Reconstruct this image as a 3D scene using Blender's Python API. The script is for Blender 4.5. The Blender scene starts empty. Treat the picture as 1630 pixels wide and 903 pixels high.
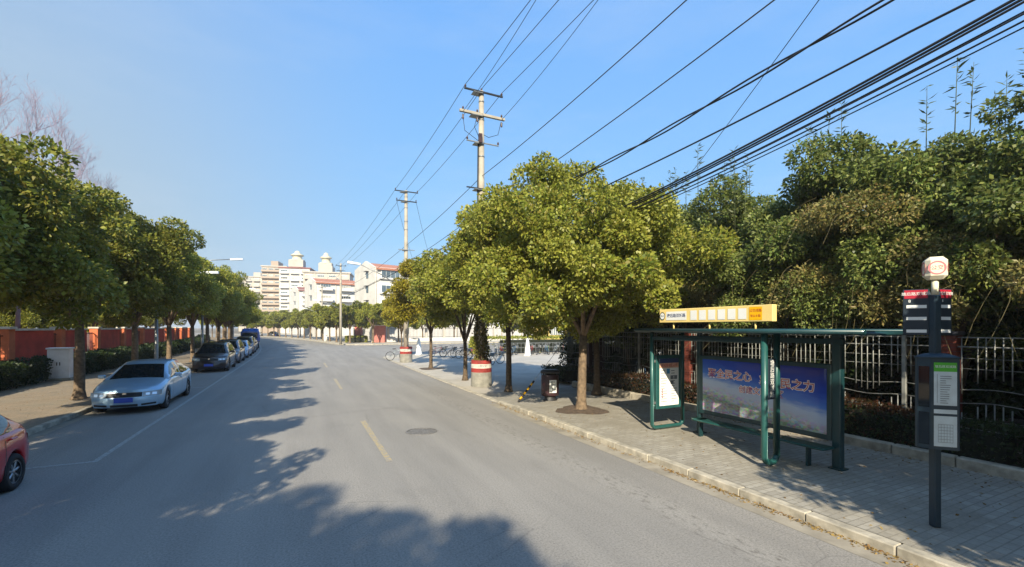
import bpy, math, random
import numpy as np
from mathutils import Vector, Matrix
R = math.radians
S = bpy.context.scene
COL = S.collection
# ------------------------------------------------------------------ camera, sky, sun
cd = bpy.data.cameras.new('camera'); cam = bpy.data.objects.new('camera', cd); COL.objects.link(cam)
cam.location = (0, 0, 2.6); cam.rotation_euler = (R(90), 0, R(-25.7))
cd.sensor_width = 36; cd.lens = 36 * 700 / 1630; cd.shift_y = 69.5 / 1630; cd.clip_end = 6000; cd.clip_start = .05
S.camera = cam
SUN_EL, SUN_AZ = 31.0, 206.8          # azimuth clockwise from +Y of where the sun stands
w = bpy.data.worlds.new('World'); S.world = w; w.use_nodes = True
nt = w.node_tree; bg = nt.nodes['Background']; sky = nt.nodes.new('ShaderNodeTexSky')
sky.sky_type = 'NISHITA'; sky.sun_disc = False; sky.sun_elevation = R(SUN_EL); sky.sun_rotation = R(SUN_AZ)
sky.air_density = 1.0; sky.dust_density = 1.6; sky.ozone_density = 3.0
bg.inputs['Strength'].default_value = .1
# the clear sky's gradient is compressed per channel; its colour is mixed paler and greyer towards the west
_sp = nt.nodes.new('ShaderNodeSeparateColor'); _cb = nt.nodes.new('ShaderNodeCombineColor'); nt.links.new(sky.outputs[0], _sp.inputs[0])
for _i, (_g, _k) in enumerate(((.48, 1.24), (.315, 2.45), (.06, 5.4))):
    _p = nt.nodes.new('ShaderNodeMath'); _p.operation = 'POWER'; _p.inputs[1].default_value = _g; nt.links.new(_sp.outputs[_i], _p.inputs[0])
    _q = nt.nodes.new('ShaderNodeMath'); _q.operation = 'MULTIPLY'; _q.inputs[1].default_value = _k; nt.links.new(_p.outputs[0], _q.inputs[0]); nt.links.new(_q.outputs[0], _cb.inputs[_i])
_tc = nt.nodes.new('ShaderNodeTexCoord'); _sx = nt.nodes.new('ShaderNodeSeparateXYZ'); nt.links.new(_tc.outputs['Generated'], _sx.inputs[0])
_mr = nt.nodes.new('ShaderNodeMapRange'); _mr.interpolation_type = 'SMOOTHSTEP'; _mr.inputs[1].default_value = .25; _mr.inputs[2].default_value = -.42; nt.links.new(_sx.outputs[0], _mr.inputs[0])
_mz = nt.nodes.new('ShaderNodeMapRange'); _mz.inputs[1].default_value = .0; _mz.inputs[2].default_value = .75; _mz.inputs[3].default_value = 1; _mz.inputs[4].default_value = .25; nt.links.new(_sx.outputs[2], _mz.inputs[0])
_mm = nt.nodes.new('ShaderNodeMath'); _mm.operation = 'MULTIPLY'; nt.links.new(_mr.outputs[0], _mm.inputs[0]); nt.links.new(_mz.outputs[0], _mm.inputs[1])
_mx = nt.nodes.new('ShaderNodeMix'); _mx.data_type = 'RGBA'; nt.links.new(_mm.outputs[0], _mx.inputs[0]); nt.links.new(_cb.outputs[0], _mx.inputs[6]); _mx.inputs[7].default_value = (2.8, 3.3, 3.5, 1)
_mp = nt.nodes.new('ShaderNodeMapping'); _mp.inputs['Scale'].default_value = (1.2, 1.2, 5); nt.links.new(_tc.outputs['Generated'], _mp.inputs[0])
_nz = nt.nodes.new('ShaderNodeTexNoise'); _nz.inputs['Scale'].default_value = 2.2; _nz.inputs['Detail'].default_value = 7; _nz.inputs['Roughness'].default_value = .6; nt.links.new(_mp.outputs[0], _nz.inputs['Vector'])
_nr = nt.nodes.new('ShaderNodeMapRange'); _nr.inputs[1].default_value = .45; _nr.inputs[2].default_value = .85; _nr.inputs[4].default_value = .22; nt.links.new(_nz.outputs[0], _nr.inputs[0])
_mw = nt.nodes.new('ShaderNodeMix'); _mw.data_type = 'RGBA'; nt.links.new(_nr.outputs[0], _mw.inputs[0]); nt.links.new(_mx.outputs[2], _mw.inputs[6]); _mw.inputs[7].default_value = (4., 4.6, 5.4, 1)
nt.links.new(_mw.outputs[2], bg.inputs['Color'])
sl = bpy.data.lights.new('sun', 'SUN'); sl.energy = 5.0; sl.angle = R(.5); sl.color = (1, .9, .7)
so = bpy.data.objects.new('sun', sl); COL.objects.link(so)
dv = Vector((-math.sin(R(SUN_AZ)) * math.cos(R(SUN_EL)), -math.cos(R(SUN_AZ)) * math.cos(R(SUN_EL)), -math.sin(R(SUN_EL))))
so.rotation_euler = dv.to_track_quat('-Z', 'Y').to_euler(); so.location = (0, 0, 60)
vs = S.view_settings; vs.view_transform = 'Standard'; vs.look = 'None'; vs.gamma = 1; vs.exposure = 0.8; vs.use_curve_mapping = False
cy = S.cycles; cy.max_bounces = 6; cy.diffuse_bounces = 3; cy.glossy_bounces = 3; cy.transmission_bounces = 4; cy.caustics_reflective = False; cy.caustics_refractive = False

# ------------------------------------------------------------------ materials
def c3(h):
    v = [int(h[i:i + 2], 16) / 255 for i in (0, 2, 4)]
    return tuple((x / 12.92 if x <= .04045 else ((x + .055) / 1.055) ** 2.4) for x in v)
def nodes(name):
    m = bpy.data.materials.new(name); m.use_nodes = True
    t = m.node_tree; return m, t, t.nodes['Principled BSDF']
def N(t, kind, **kw):
    n = t.nodes.new(kind)
    for k, v in kw.items():
        if k[0] == '_': setattr(n, k[1:], v)
        else: n.inputs[k.replace('_', ' ')].default_value = v
    return n
def mix(t, fac, a, b, mode='MIX'):
    n = t.nodes.new('ShaderNodeMix'); n.data_type = 'RGBA'; n.blend_type = mode
    for i, v in ((0, fac), (6, a), (7, b)):
        if hasattr(v, 'links'): t.links.new(v, n.inputs[i])
        elif isinstance(v, (int, float)): n.inputs[i].default_value = v
        else: n.inputs[i].default_value = (*v[:3], 1)
    return n.outputs[2]
def ramp(t, src, stops):
    n = t.nodes.new('ShaderNodeValToRGB'); t.links.new(src, n.inputs[0]); e = n.color_ramp.elements
    while len(e) < len(stops): e.new(.5)
    for el, (p, c) in zip(e, stops):
        el.position = p; el.color = (*((c, c, c) if isinstance(c, (int, float)) else c), 1)
    return n.outputs[0]
def coord(t, scale=(1, 1, 1), kind='Object', rot=(0, 0, 0)):
    tc = t.nodes.new('ShaderNodeTexCoord'); mp = t.nodes.new('ShaderNodeMapping')
    mp.inputs['Scale'].default_value = scale; mp.inputs['Rotation'].default_value = rot
    t.links.new(tc.outputs[kind], mp.inputs[0]); return mp.outputs[0]
def noise(t, co, scale, detail=4, rough=.55):
    n = N(t, 'ShaderNodeTexNoise', Scale=scale, Detail=detail, Roughness=rough); t.links.new(co, n.inputs['Vector']); return n.outputs[0]
def bump(t, bs, h, strength=.3, dist=.02):
    b = t.nodes.new('ShaderNodeBump'); b.inputs['Strength'].default_value = strength; b.inputs['Distance'].default_value = dist
    t.links.new(h, b.inputs['Height']); t.links.new(b.outputs[0], bs.inputs['Normal'])
def plain(name, col, rough=.6, metal=0, var=.12, vs_=3.0, coat=0, bmp=0):
    m, t, b = nodes(name); co = coord(t)
    f = noise(t, co, vs_, 6)
    a = tuple(x * (1 - var) for x in col); c = tuple(min(1, x * (1 + var)) for x in col)
    t.links.new(ramp(t, f, [(.35, a), (.65, c)]), b.inputs['Base Color'])
    b.inputs['Roughness'].default_value = rough; b.inputs['Metallic'].default_value = metal
    if coat: b.inputs['Coat Weight'].default_value = coat; b.inputs['Coat Roughness'].default_value = .04
    if bmp: bump(t, b, noise(t, co, vs_ * 8, 5), bmp, .01)
    return m
M = {}
def asphalt():
    m, t, b = nodes('asphalt'); co = coord(t)
    big = noise(t, co, .35, 5); mid = noise(t, coord(t, (1, .12, 1)), 1.6, 5); fine = noise(t, co, 38, 4, .75)
    c = mix(t, ramp(t, big, [(.3, 0.0), (.7, 1.0)]), c3('908c86'), c3('9d9891'))
    c = mix(t, ramp(t, mid, [(.42, .0), (.62, .5)]), c, c3('807d79'))
    c = mix(t, ramp(t, fine, [(.35, .8), (.58, 0.0)]), c, c3('65625e'))
    g2 = noise(t, co, 140, 2, .8); c = mix(t, ramp(t, g2, [(.5, 0.0), (.72, .35)]), c, c3('b8b4ad'))
    tr_ = noise(t, coord(t, (1.1, .03, 1)), 1.1, 3); c = mix(t, ramp(t, tr_, [(.45, 0.0), (.7, .3)]), c, c3('a29e97'))
    st = noise(t, coord(t, (1, .5, 1)), .9, 6, .7); c = mix(t, ramp(t, st, [(.58, 0.0), (.72, .4)]), c, c3('74716d'))
    # row of old oil and dirt blotches where buses brake, along the right lane
    sep = t.nodes.new('ShaderNodeSeparateXYZ'); t.links.new(co, sep.inputs[0])
    d = N(t, 'ShaderNodeMath', _operation='SUBTRACT'); t.links.new(sep.outputs[0], d.inputs[0]); d.inputs[1].default_value = 4.75
    ab = N(t, 'ShaderNodeMath', _operation='ABSOLUTE'); t.links.new(d.outputs[0], ab.inputs[0])
    band = ramp(t, ab.outputs[0], [(.1, 1.0), (.42, 0.0)])
    spots = ramp(t, noise(t, coord(t, (1, .45, 1)), 13, 4, .7), [(.52, 0.0), (.66, .6)])
    mm = N(t, 'ShaderNodeMath', _operation='MULTIPLY'); t.links.new(band, mm.inputs[0]); t.links.new(spots, mm.inputs[1])
    yy = ramp(t, sep.outputs[1], [(.0, 1.0), (1.0, 1.0)])
    c = mix(t, mm.outputs[0], c, c3('4f4a45'))
    # fine cracks
    vo = N(t, 'ShaderNodeTexVoronoi', _feature='DISTANCE_TO_EDGE', Scale=.55)
    wob = mix(t, .12, co, noise_col(t, co, 2.0), 'ADD'); t.links.new(wob, vo.inputs['Vector'])
    crk = ramp(t, vo.outputs['Distance'], [(.0, .35), (.006, 0.0)])
    mk = N(t, 'ShaderNodeMath', _operation='MULTIPLY'); t.links.new(crk, mk.inputs[0]); t.links.new(ramp(t, noise(t, co, .22, 2), [(.52, 0.), (.6, 1.)]), mk.inputs[1])
    c = mix(t, mk.outputs[0], c, c3('4a4846'))
    t.links.new(c, b.inputs['Base Color']); b.inputs['Roughness'].default_value = .82; b.inputs['Specular IOR Level'].default_value = .3
    bump(t, b, fine, .5, .006); return m
def noise_col(t, co, s):
    n = N(t, 'ShaderNodeTexNoise', Scale=s, Detail=3); t.links.new(co, n.inputs['Vector']); return n.outputs[1]
M['asphalt'] = asphalt()
def paving(name, c1, c2, mort, w_=.2, h_=.1, scale=1.0, rot=0, dirt='857d6e'):
    m, t, b = nodes(name); co = coord(t, rot=(0, 0, rot))
    br = N(t, 'ShaderNodeTexBrick', Scale=scale, Mortar_Size=.008, Brick_Width=w_, Row_Height=h_)
    br.inputs['Color1'].default_value = (*c3(c1), 1); br.inputs['Color2'].default_value = (*c3(c2), 1); br.inputs['Mortar'].default_value = (*c3(mort), 1)
    t.links.new(co, br.inputs['Vector'])
    f = ramp(t, noise(t, coord(t), .9, 6, .65), [(.42, 0.0), (.68, .65)])
    c = mix(t, f, br.outputs[0], c3(dirt))
    c = mix(t, ramp(t, noise(t, coord(t), .45, 7, .7), [(.5, .0), (.6, .4)]), c, c3(mort)); c = mix(t, ramp(t, noise(t, coord(t), 5, 5, .7), [(.55, .0), (.7, .45)]), c, c3(mort))
    c = mix(t, ramp(t, noise(t, coord(t), 26, 3), [(.4, .0), (.75, .35)]), c, c3('b3a993'))
    t.links.new(c, b.inputs['Base Color']); b.inputs['Roughness'].default_value = .85
    bump(t, b, br.outputs[1], -.35, .008); return m
M['pave_r'] = paving('pavement_bricks', 'a7a298', '908b82', '7c776e', .22, .11)
M['pave_l'] = paving('pavement_slabs_left', '8f7d68', '80705e', '5e5447', .4, .2)
M['plaza'] = paving('plaza_concrete', 'b9b3a8', 'b2aba0', '9b958a', 1.8, 1.8, dirt='a29b91')
M['kerb'] = plain('kerb_stone', c3('aaa292'), .8, var=.3, vs_=5, bmp=.3)
M['ground'] = plain('bare_ground', c3('6f675a'), .95, var=.25, vs_=.4)
M['soil'] = plain('soil', c3('5a4c40'), .95, var=.35, vs_=9, bmp=.6)
def worn_paint(name, col, under='908c86', th=(.42, .56)):
    m, t, b = nodes(name); f = ramp(t, noise(t, coord(t), 14, 6, .7), [(th[0], 0.0), (th[1], 1.0)])
    t.links.new(mix(t, f, c3(under), col), b.inputs['Base Color']); b.inputs['Roughness'].default_value = .7; return m
M['yellow_line'] = worn_paint('worn_yellow_paint', c3('b8a067'), under='908c86', th=(.44, .62))
M['white_line'] = worn_paint('worn_white_paint', c3('b4b5b2'), th=(.42, .62))
M['gutter'] = plain('cement_gutter', c3('958d7f'), .85, var=.2, vs_=2.5, bmp=.2)
M['iron'] = plain('cast_iron', c3('8a857f'), .6, .5, .25, 20)
M['bark'] = plain('bark', c3('5b4c3b'), .92, var=.4, vs_=11, bmp=.8)
M['bark_pale'] = plain('bark_pale', c3('705f4c'), .92, var=.4, vs_=9, bmp=.8)
def leafmat(name, cols, rough=.45, trans=.35, patch=.8):
    m, t, b = nodes(name); g = t.nodes.new('ShaderNodeNewGeometry')
    c = ramp(t, g.outputs['Random Per Island'], [(i / (len(cols) - 1), c3(x)) for i, x in enumerate(cols)])
    oi = t.nodes.new('ShaderNodeObjectInfo')
    nz = noise(t, coord(t), patch, 3)
    c = mix(t, ramp(t, nz, [(.4, 0.0), (.65, .45)]), c, c3(cols[-1]))
    hs = t.nodes.new('ShaderNodeHueSaturation'); t.links.new(c, hs.inputs['Color'])
    vv = N(t, 'ShaderNodeMapRange', To_Min=.85, To_Max=1.15); t.links.new(oi.outputs['Random'], vv.inputs[0]); t.links.new(vv.outputs[0], hs.inputs['Value'])
    t.links.new(hs.outputs[0], b.inputs['Base Color']); b.inputs['Roughness'].default_value = rough; b.inputs['Specular IOR Level'].default_value = .35
    tr = t.nodes.new('ShaderNodeBsdfTranslucent'); t.links.new(hs.outputs[0], tr.inputs[0])
    mx = t.nodes.new('ShaderNodeMixShader'); mx.inputs[0].default_value = trans
    t.links.new(b.outputs[0], mx.inputs[1]); t.links.new(tr.outputs[0], mx.inputs[2])
    t.links.new(mx.outputs[0], t.nodes['Material Output'].inputs[0]); return m
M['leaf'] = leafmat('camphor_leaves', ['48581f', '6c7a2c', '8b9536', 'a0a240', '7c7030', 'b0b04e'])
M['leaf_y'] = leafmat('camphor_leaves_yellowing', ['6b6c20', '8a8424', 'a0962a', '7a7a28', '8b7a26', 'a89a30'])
M['leaf_d'] = leafmat('camphor_leaves_dark', ['445322', '5f6d2a', '7a8434', '92943e', '6d6228', '9d9c42'])  # darker copy of the camphor leaves, with shade put into the colour
M['leaf_bush'] = leafmat('bush_leaves', ['334320', '50652e', '6c803c', '92984e', '5a5c30', '7a8344'], patch=.5)
M['leaf_dry'] = leafmat('dry_creeper_leaves', ['3f4722', '646632', '85803f', '94794a', '52602e', 'a09660'], patch=.5)
M['leaf_bamboo'] = leafmat('bamboo_leaves', ['3a4a2a', '4f5c34', '60683c'])
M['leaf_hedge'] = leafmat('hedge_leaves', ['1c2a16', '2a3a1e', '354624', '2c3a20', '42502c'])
M['leaf_red'] = leafmat('hedge_leaves_reddish', ['3a2018', '4d2a1c', '30301c', '5b3420', '2a3018'])
M['twig'] = plain('bare_twigs', c3('9a8c9c'), .9, var=.2)
M['dryleaf'] = leafmat('fallen_leaves', ['5a4428', '7a5c34', '8f7440', '6a4a30', 'a08a50'], trans=.1)
M['stem'] = plain('green_stem', c3('4e5635'), .8)
M['concrete'] = plain('pole_concrete', c3('a0988a'), .85, var=.15, vs_=2, bmp=.2)
M['galv'] = plain('galvanised_steel', c3('8d8f90'), .45, .6, .15, 6)
M['darksteel'] = plain('dark_steel', c3('33363a'), .5, .5, .2, 6)
M['cable'] = plain('black_cable', c3('141416'), .6, var=.1)
M['wirepale'] = plain('weathered_wire', c3('34383e'), .6, var=.1)
M['porcelain'] = plain('insulator_porcelain', c3('4a3530'), .3, var=.2)
M['teal'] = plain('teal_painted_steel', c3('235350'), .38, .1, .12, 4, coat=.3)
M['teal_dark'] = plain('dark_teal_steel', c3('1a3c40'), .4, .1, .15, 4, coat=.2)
M['sign_yellow'] = plain('sign_yellow', c3('ecd083'), .5, var=.06)
M['sign_orange'] = plain('sign_orange', c3('f0b400'), .5, var=.04)
M['cream'] = plain('cream_panel', c3('efe2b8'), .5, var=.04)
M['white'] = plain('white_panel', c3('e6e6e2'), .5, var=.03)
M['ink'] = plain('dark_blue_ink', c3('2a3d6c'), .6, var=.05)
M['black'] = plain('black_ink', c3('1a1a1c'), .6, var=.05)
M['redink'] = plain('red_ink', c3('b2302c'), .5, var=.05)
M['pinkred'] = plain('faded_red_ink', c3('cf7078'), .6, var=.15)
M['greyink'] = plain('grey_ink', c3('70767c'), .6, var=.1)
M['bluegrey'] = plain('slate_teal_steel', c3('203440'), .5, .1, .12, 5)
M['navy'] = plain('navy_board', c3('1d2a36'), .45, 0, .1)
M['signred'] = plain('sign_red', c3('a81e34'), .45, var=.05)
M['signgreen'] = plain('sign_green', c3('4fae2e'), .45, var=.05)
M['paper'] = plain('paper_timetable', c3('c3d0d4'), .3, var=.08, vs_=8, coat=.4)
M['binbrown'] = plain('bin_brown', c3('3b2226'), .45, .1, .2, 6, coat=.2)
M['bandred'] = plain('drum_red_band', c3('8c2f2a'), .75, var=.3, vs_=4, bmp=.3)
M['bandwhite'] = plain('drum_white_band', c3('c9c3b8'), .8, var=.18, vs_=5, bmp=.3)
M['drum'] = plain('drum_concrete', c3('87847b'), .9, var=.2, vs_=4, bmp=.4)
M['ivory'] = plain('ivory_box', c3('ddd5bd'), .5, var=.08)
M['brick'] = plain('red_brick', c3('6e3428'), .9, var=.3, vs_=8, bmp=.3)
M['fence'] = plain('weathered_white_fence', c3('8b8c87'), .6, .2, .3, 5)
M['wallred'] = plain('red_render', c3('c44a38'), .9, var=.18, vs_=1.5, bmp=.2)
M['wallorange'] = plain('orange_render', c3('cc6f48'), .9, var=.18, vs_=1.5, bmp=.2)
M['capwhite'] = plain('cap_stone', c3('c9bfb0'), .85, var=.12)
M['rail_l'] = plain('maroon_rail', c3('5e2a2a'), .7, .1, .2)
M['cab'] = plain('cabinet_paint', c3('d6d9df'), .45, .1, .08)
M['cab_d'] = plain('cabinet_side', c3('8e929a'), .5, .1, .08)
M['wall'] = plain('white_render', c3('cbc8c4'), .9, var=.10, vs_=.35)
M['wall2'] = plain('cream_render', c3('b3aca3'), .9, var=.06, vs_=.3)
M['wall3'] = plain('tan_render', c3('a49486'), .9, var=.06, vs_=.3)
M['roofo'] = plain('orange_roof_tiles', c3('a8705a'), .85, var=.15, vs_=3)
M['roofr'] = plain('dark_red_roof_tiles', c3('8a5a54'), .85, var=.15, vs_=3)
M['pink'] = plain('pink_tile', c3('b86f66'), .8, var=.1)
M['yellowwall'] = plain('yellow_render', c3('c7b06c'), .9, var=.08)
M['shade'] = plain('dark_shutter', c3('45454c'), .8, var=.1)
M['gold'] = plain('pale_gold_finial', c3('c4bda6'), .5, var=.08)
def glossy(name, col, rough=.06, coat=0):
    m, t, b = nodes(name); b.inputs['Base Color'].default_value = (*col, 1); b.inputs['Roughness'].default_value = rough
    b.inputs['Specular IOR Level'].default_value = .6; b.inputs['Coat Weight'].default_value = coat; return m
M['carglass'] = glossy('car_glass', (.012, .016, .018), .04, .5)
M['winglass'] = plain('window_glass', c3('5c6b76'), .12, .1, .3, 1.2)
M['tyre'] = plain('tyre_rubber', (.018, .018, .019), .85)
M['rim'] = plain('alloy_rim', c3('a8abae'), .3, .8, .1)
M['trim'] = plain('black_plastic', (.02, .02, .022), .5)
M['lamp'] = glossy('headlamp_lens', (.30, .34, .37), .08, 1)
M['tail'] = glossy('tail_lamp', (.35, .01, .01), .1, 1)
M['plate'] = plain('blue_plate', c3('3858c0'), .4, var=.1)
M['chrome'] = plain('chrome', (.7, .7, .7), .12, 1, .03)
def carpaint(name, col, metal=.5, dust='6f695f'):
    m, t, b = nodes(name); co = coord(t)
    f = ramp(t, noise(t, co, 2.2, 6, .6), [(.4, 0.0), (.8, .22)])
    t.links.new(mix(t, f, col, c3(dust)), b.inputs['Base Color'])
    b.inputs['Metallic'].default_value = metal; b.inputs['Roughness'].default_value = .32
    b.inputs['Coat Weight'].default_value = .9; b.inputs['Coat Roughness'].default_value = .05; return m
P_SILVER = carpaint('silver_blue_paint', c3('a9cbe4'), .35); P_RED = carpaint('red_paint', c3('c8101c'), .0, 'a03030')
P_BROWN = carpaint('dark_brown_paint', c3('33292b'), .4); P_GREY = carpaint('grey_paint', c3('62606a'), .5)
P_PALE = carpaint('pale_blue_paint', c3('8ea6c4'), .4); P_MAROON = carpaint('maroon_paint', c3('4e2c30'), .4); P_WHITE = carpaint('white_paint', c3('c9ccce'), .1)
P_BLUE = carpaint('truck_blue_paint', c3('27509a'), .1)

# ------------------------------------------------------------------ mesh helpers
def tag(o, label=None, cat=None, group=None, kind=None):
    if label: o['label'] = label
    if cat: o['category'] = cat
    if group: o['group'] = group
    if kind: o['kind'] = kind
    return o
def empty(name, loc, rz=0, label=None, cat=None, group=None):
    o = bpy.data.objects.new(name, None); COL.objects.link(o); o.location = loc; o.rotation_euler.z = rz; o.empty_display_size = .2
    return tag(o, label, cat, group)
def children(o): return [c for c in bpy.data.objects if c.parent == o]
_kids = {}
def link(o, parent=None):
    COL.objects.link(o)
    if parent is not None: o.parent = parent; _kids.setdefault(parent.name, []).append(o)
    return o
def copy_tree(o, loc=None, rz=None, sc=None, label=None, parent=None, mat=None):
    c = o.copy(); link(c, parent)
    for k in _kids.get(o.name, []): copy_tree(k, parent=c, mat=mat)
    if mat and c.type == 'MESH':
        for i, sl_ in enumerate(c.material_slots):
            if sl_.material == mat[0]: sl_.link = 'OBJECT'; sl_.material = mat[1]
    if loc is not None: c.location = loc
    if rz is not None: c.rotation_euler.z = rz
    if sc is not None: c.scale = (sc, sc, sc) if isinstance(sc, (int, float)) else sc
    if label: c['label'] = label
    return c
class MB:
    def __init__(s): s.v = []; s.f = []; s.m = []; s.mats = []; s.sm = []
    def mi(s, mat):
        if mat not in s.mats: s.mats.append(mat)
        return s.mats.index(mat)
    def add(s, vs_, fs, mat, smooth=False):
        b = len(s.v); s.v += [tuple(p) for p in vs_]; k = s.mi(mat)
        for f in fs: s.f.append([i + b for i in f]); s.m.append(k); s.sm.append(smooth)
        return s
    def box(s, x0, x1, y0, y1, z0, z1, mat, bev=0, T=None):
        if bev:
            b = min(bev, (x1 - x0) / 2.2, (y1 - y0) / 2.2, (z1 - z0) / 2.2)
            vs_ = []; 
            for sx in (0, 1):
                for sy in (0, 1):
                    for sz in (0, 1):
                        X = x1 if sx else x0; Y = y1 if sy else y0; Z = z1 if sz else z0
                        dx = -b if sx else b; dy = -b if sy else b; dz = -b if sz else b
                        vs_ += [(X, Y + dy, Z + dz), (X + dx, Y, Z + dz), (X + dx, Y + dy, Z)]
            q = lambda a, b_, c: (a * 4 + b_ * 2 + c) * 3
            fs = []
            for a in (0, 1):
                l = [q(a, 0, 0), q(a, 1, 0), q(a, 1, 1), q(a, 0, 1)]; fs.append(l if a else l[::-1])
                l = [q(0, a, 0) + 1, q(1, a, 0) + 1, q(1, a, 1) + 1, q(0, a, 1) + 1]; fs.append(l[::-1] if a else l)
                l = [q(0, 0, a) + 2, q(1, 0, a) + 2, q(1, 1, a) + 2, q(0, 1, a) + 2]; fs.append(l if a else l[::-1])
            for a in (0, 1):
                for b_ in (0, 1):
                    fs.append([q(a, b_, 0), q(a, b_, 1), q(a, b_, 1) + 1, q(a, b_, 0) + 1])
                    fs.append([q(a, 0, b_), q(a, 1, b_), q(a, 1, b_) + 2, q(a, 0, b_) + 2])
                    fs.append([q(0, a, b_) + 1, q(1, a, b_) + 1, q(1, a, b_) + 2, q(0, a, b_) + 2])
                    for c in (0, 1): i = q(a, b_, c); fs.append([i, i + 1, i + 2])
        else:
            vs_ = [(x, y, z) for x in (x0, x1) for y in (y0, y1) for z in (z0, z1)]
            fs = [(0, 1, 3, 2), (4, 6, 7, 5), (0, 4, 5, 1), (2, 3, 7, 6), (0, 2, 6, 4), (1, 5, 7, 3)]
        if T is not None: vs_ = [tuple(T @ Vector(p)) for p in vs_]
        return s.add(vs_, fs, mat)
    def tube(s, pts, r, mat, n=8, caps=True, smooth=True):
        pts = [Vector(p) for p in pts]; rs = r if isinstance(r, (list, tuple)) else [r] * len(pts)
        vs_ = []; up = None
        for i, p in enumerate(pts):
            d = (pts[min(i + 1, len(pts) - 1)] - pts[max(i - 1, 0)])
            d = d.normalized() if d.length > 1e-9 else Vector((0, 0, 1))
            if up is None: up = d.orthogonal().normalized()
            up = (up - d * up.dot(d)); up = up.normalized() if up.length > 1e-6 else d.orthogonal().normalized()
            q = d.cross(up)
            for k in range(n):
                a = 2 * math.pi * k / n; vs_.append(p + (up * math.cos(a) + q * math.sin(a)) * rs[i])
        fs = [(i * n + k, i * n + (k + 1) % n, (i + 1) * n + (k + 1) % n, (i + 1) * n + k) for i in range(len(pts) - 1) for k in range(n)]
        s.add(vs_, fs, mat, smooth)
        if caps:
            s.f.append([len(s.v) - len(vs_) + k for k in range(n)][::-1]); s.m.append(s.mi(mat)); s.sm.append(False)
            s.f.append([len(s.v) - n + k for k in range(n)]); s.m.append(s.mi(mat)); s.sm.append(False)
        return s
    def lathe(s, prof, mat, n=24, cx=0, cy=0, smooth=True, sy=1.0):
        vs_ = [(cx + r * math.cos(2 * math.pi * k / n), cy + sy * r * math.sin(2 * math.pi * k / n), z) for r, z in prof for k in range(n)]
        fs = [(i * n + k, i * n + (k + 1) % n, (i + 1) * n + (k + 1) % n, (i + 1) * n + k) for i in range(len(prof) - 1) for k in range(n)]
        return s.add(vs_, fs, mat, smooth)
    def prism(s, poly, z0, z1, mat, T=None):
        n = len(poly); vs_ = [(x, y, z0) for x, y in poly] + [(x, y, z1) for x, y in poly]
        fs = [list(range(n))[::-1], list(range(n, 2 * n))] + [(k, (k + 1) % n, n + (k + 1) % n, n + k) for k in range(n)]
        if T is not None: vs_ = [tuple(T @ Vector(p)) for p in vs_]
        return s.add(vs_, fs, mat)
    def text(s, txt, T, size, mat, align='CENTER', bold=0, vertical=False):
        cu = bpy.data.curves.new('t', 'FONT'); cu.body = txt; cu.size = size; cu.align_x = align; cu.align_y = 'CENTER'; cu.offset = bold; cu.resolution_u = 3
        if vertical: cu.space_line = .93
        o = bpy.data.objects.new('t', cu); COL.objects.link(o)
        dg = bpy.context.evaluated_depsgraph_get(); dg.update(); me = bpy.data.meshes.new_from_object(o.evaluated_get(dg))
        if len(me.vertices): s.add([T @ v.co for v in me.vertices], [list(p.vertices) for p in me.polygons], mat)
        bpy.data.objects.remove(o); bpy.data.curves.remove(cu); bpy.data.meshes.remove(me); return s
    def build(s, name, parent=None, recalc=False):
        me = bpy.data.meshes.new(name); me.from_pydata(s.v, [], s.f)
        for m in s.mats: me.materials.append(m)
        me.polygons.foreach_set('material_index', s.m); me.polygons.foreach_set('use_smooth', s.sm)
        if recalc:
            import bmesh
            b = bmesh.new(); b.from_mesh(me); bmesh.ops.recalc_face_normals(b, faces=b.faces); b.to_mesh(me); b.free()
        me.update(); o = bpy.data.objects.new(name, me); return link(o, parent)
def TX(origin, xdir, ydir):
    x = Vector(xdir).normalized(); y = Vector(ydir).normalized(); z = x.cross(y)
    return Matrix(((x.x, y.x, z.x, origin[0]), (x.y, y.y, z.y, origin[1]), (x.z, y.z, z.z, origin[2]), (0, 0, 0, 1)))
def npmesh(name, V, F, mat, parent=None, smooth=False):
    me = bpy.data.meshes.new(name); me.vertices.add(len(V)); me.vertices.foreach_set('co', np.asarray(V, np.float32).ravel())
    k = F.shape[1]; me.loops.add(F.size); me.loops.foreach_set('vertex_index', F.ravel().astype(np.int32))
    me.polygons.add(len(F)); me.polygons.foreach_set('loop_start', (np.arange(len(F)) * k).astype(np.int32))
    me.update(calc_edges=True); me.validate(); me.materials.append(mat)
    if mat is not None and smooth: me.polygons.foreach_set('use_smooth', np.ones(len(F), bool))
    return link(bpy.data.objects.new(name, me), parent)
def off(Y):                                    # the road bends gently to the left beyond the junction
    if Y <= 40: return 0.
    if Y <= 140: return -.0016 * (Y - 40) ** 2
    return -16. - .32 * (Y - 140)

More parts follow.
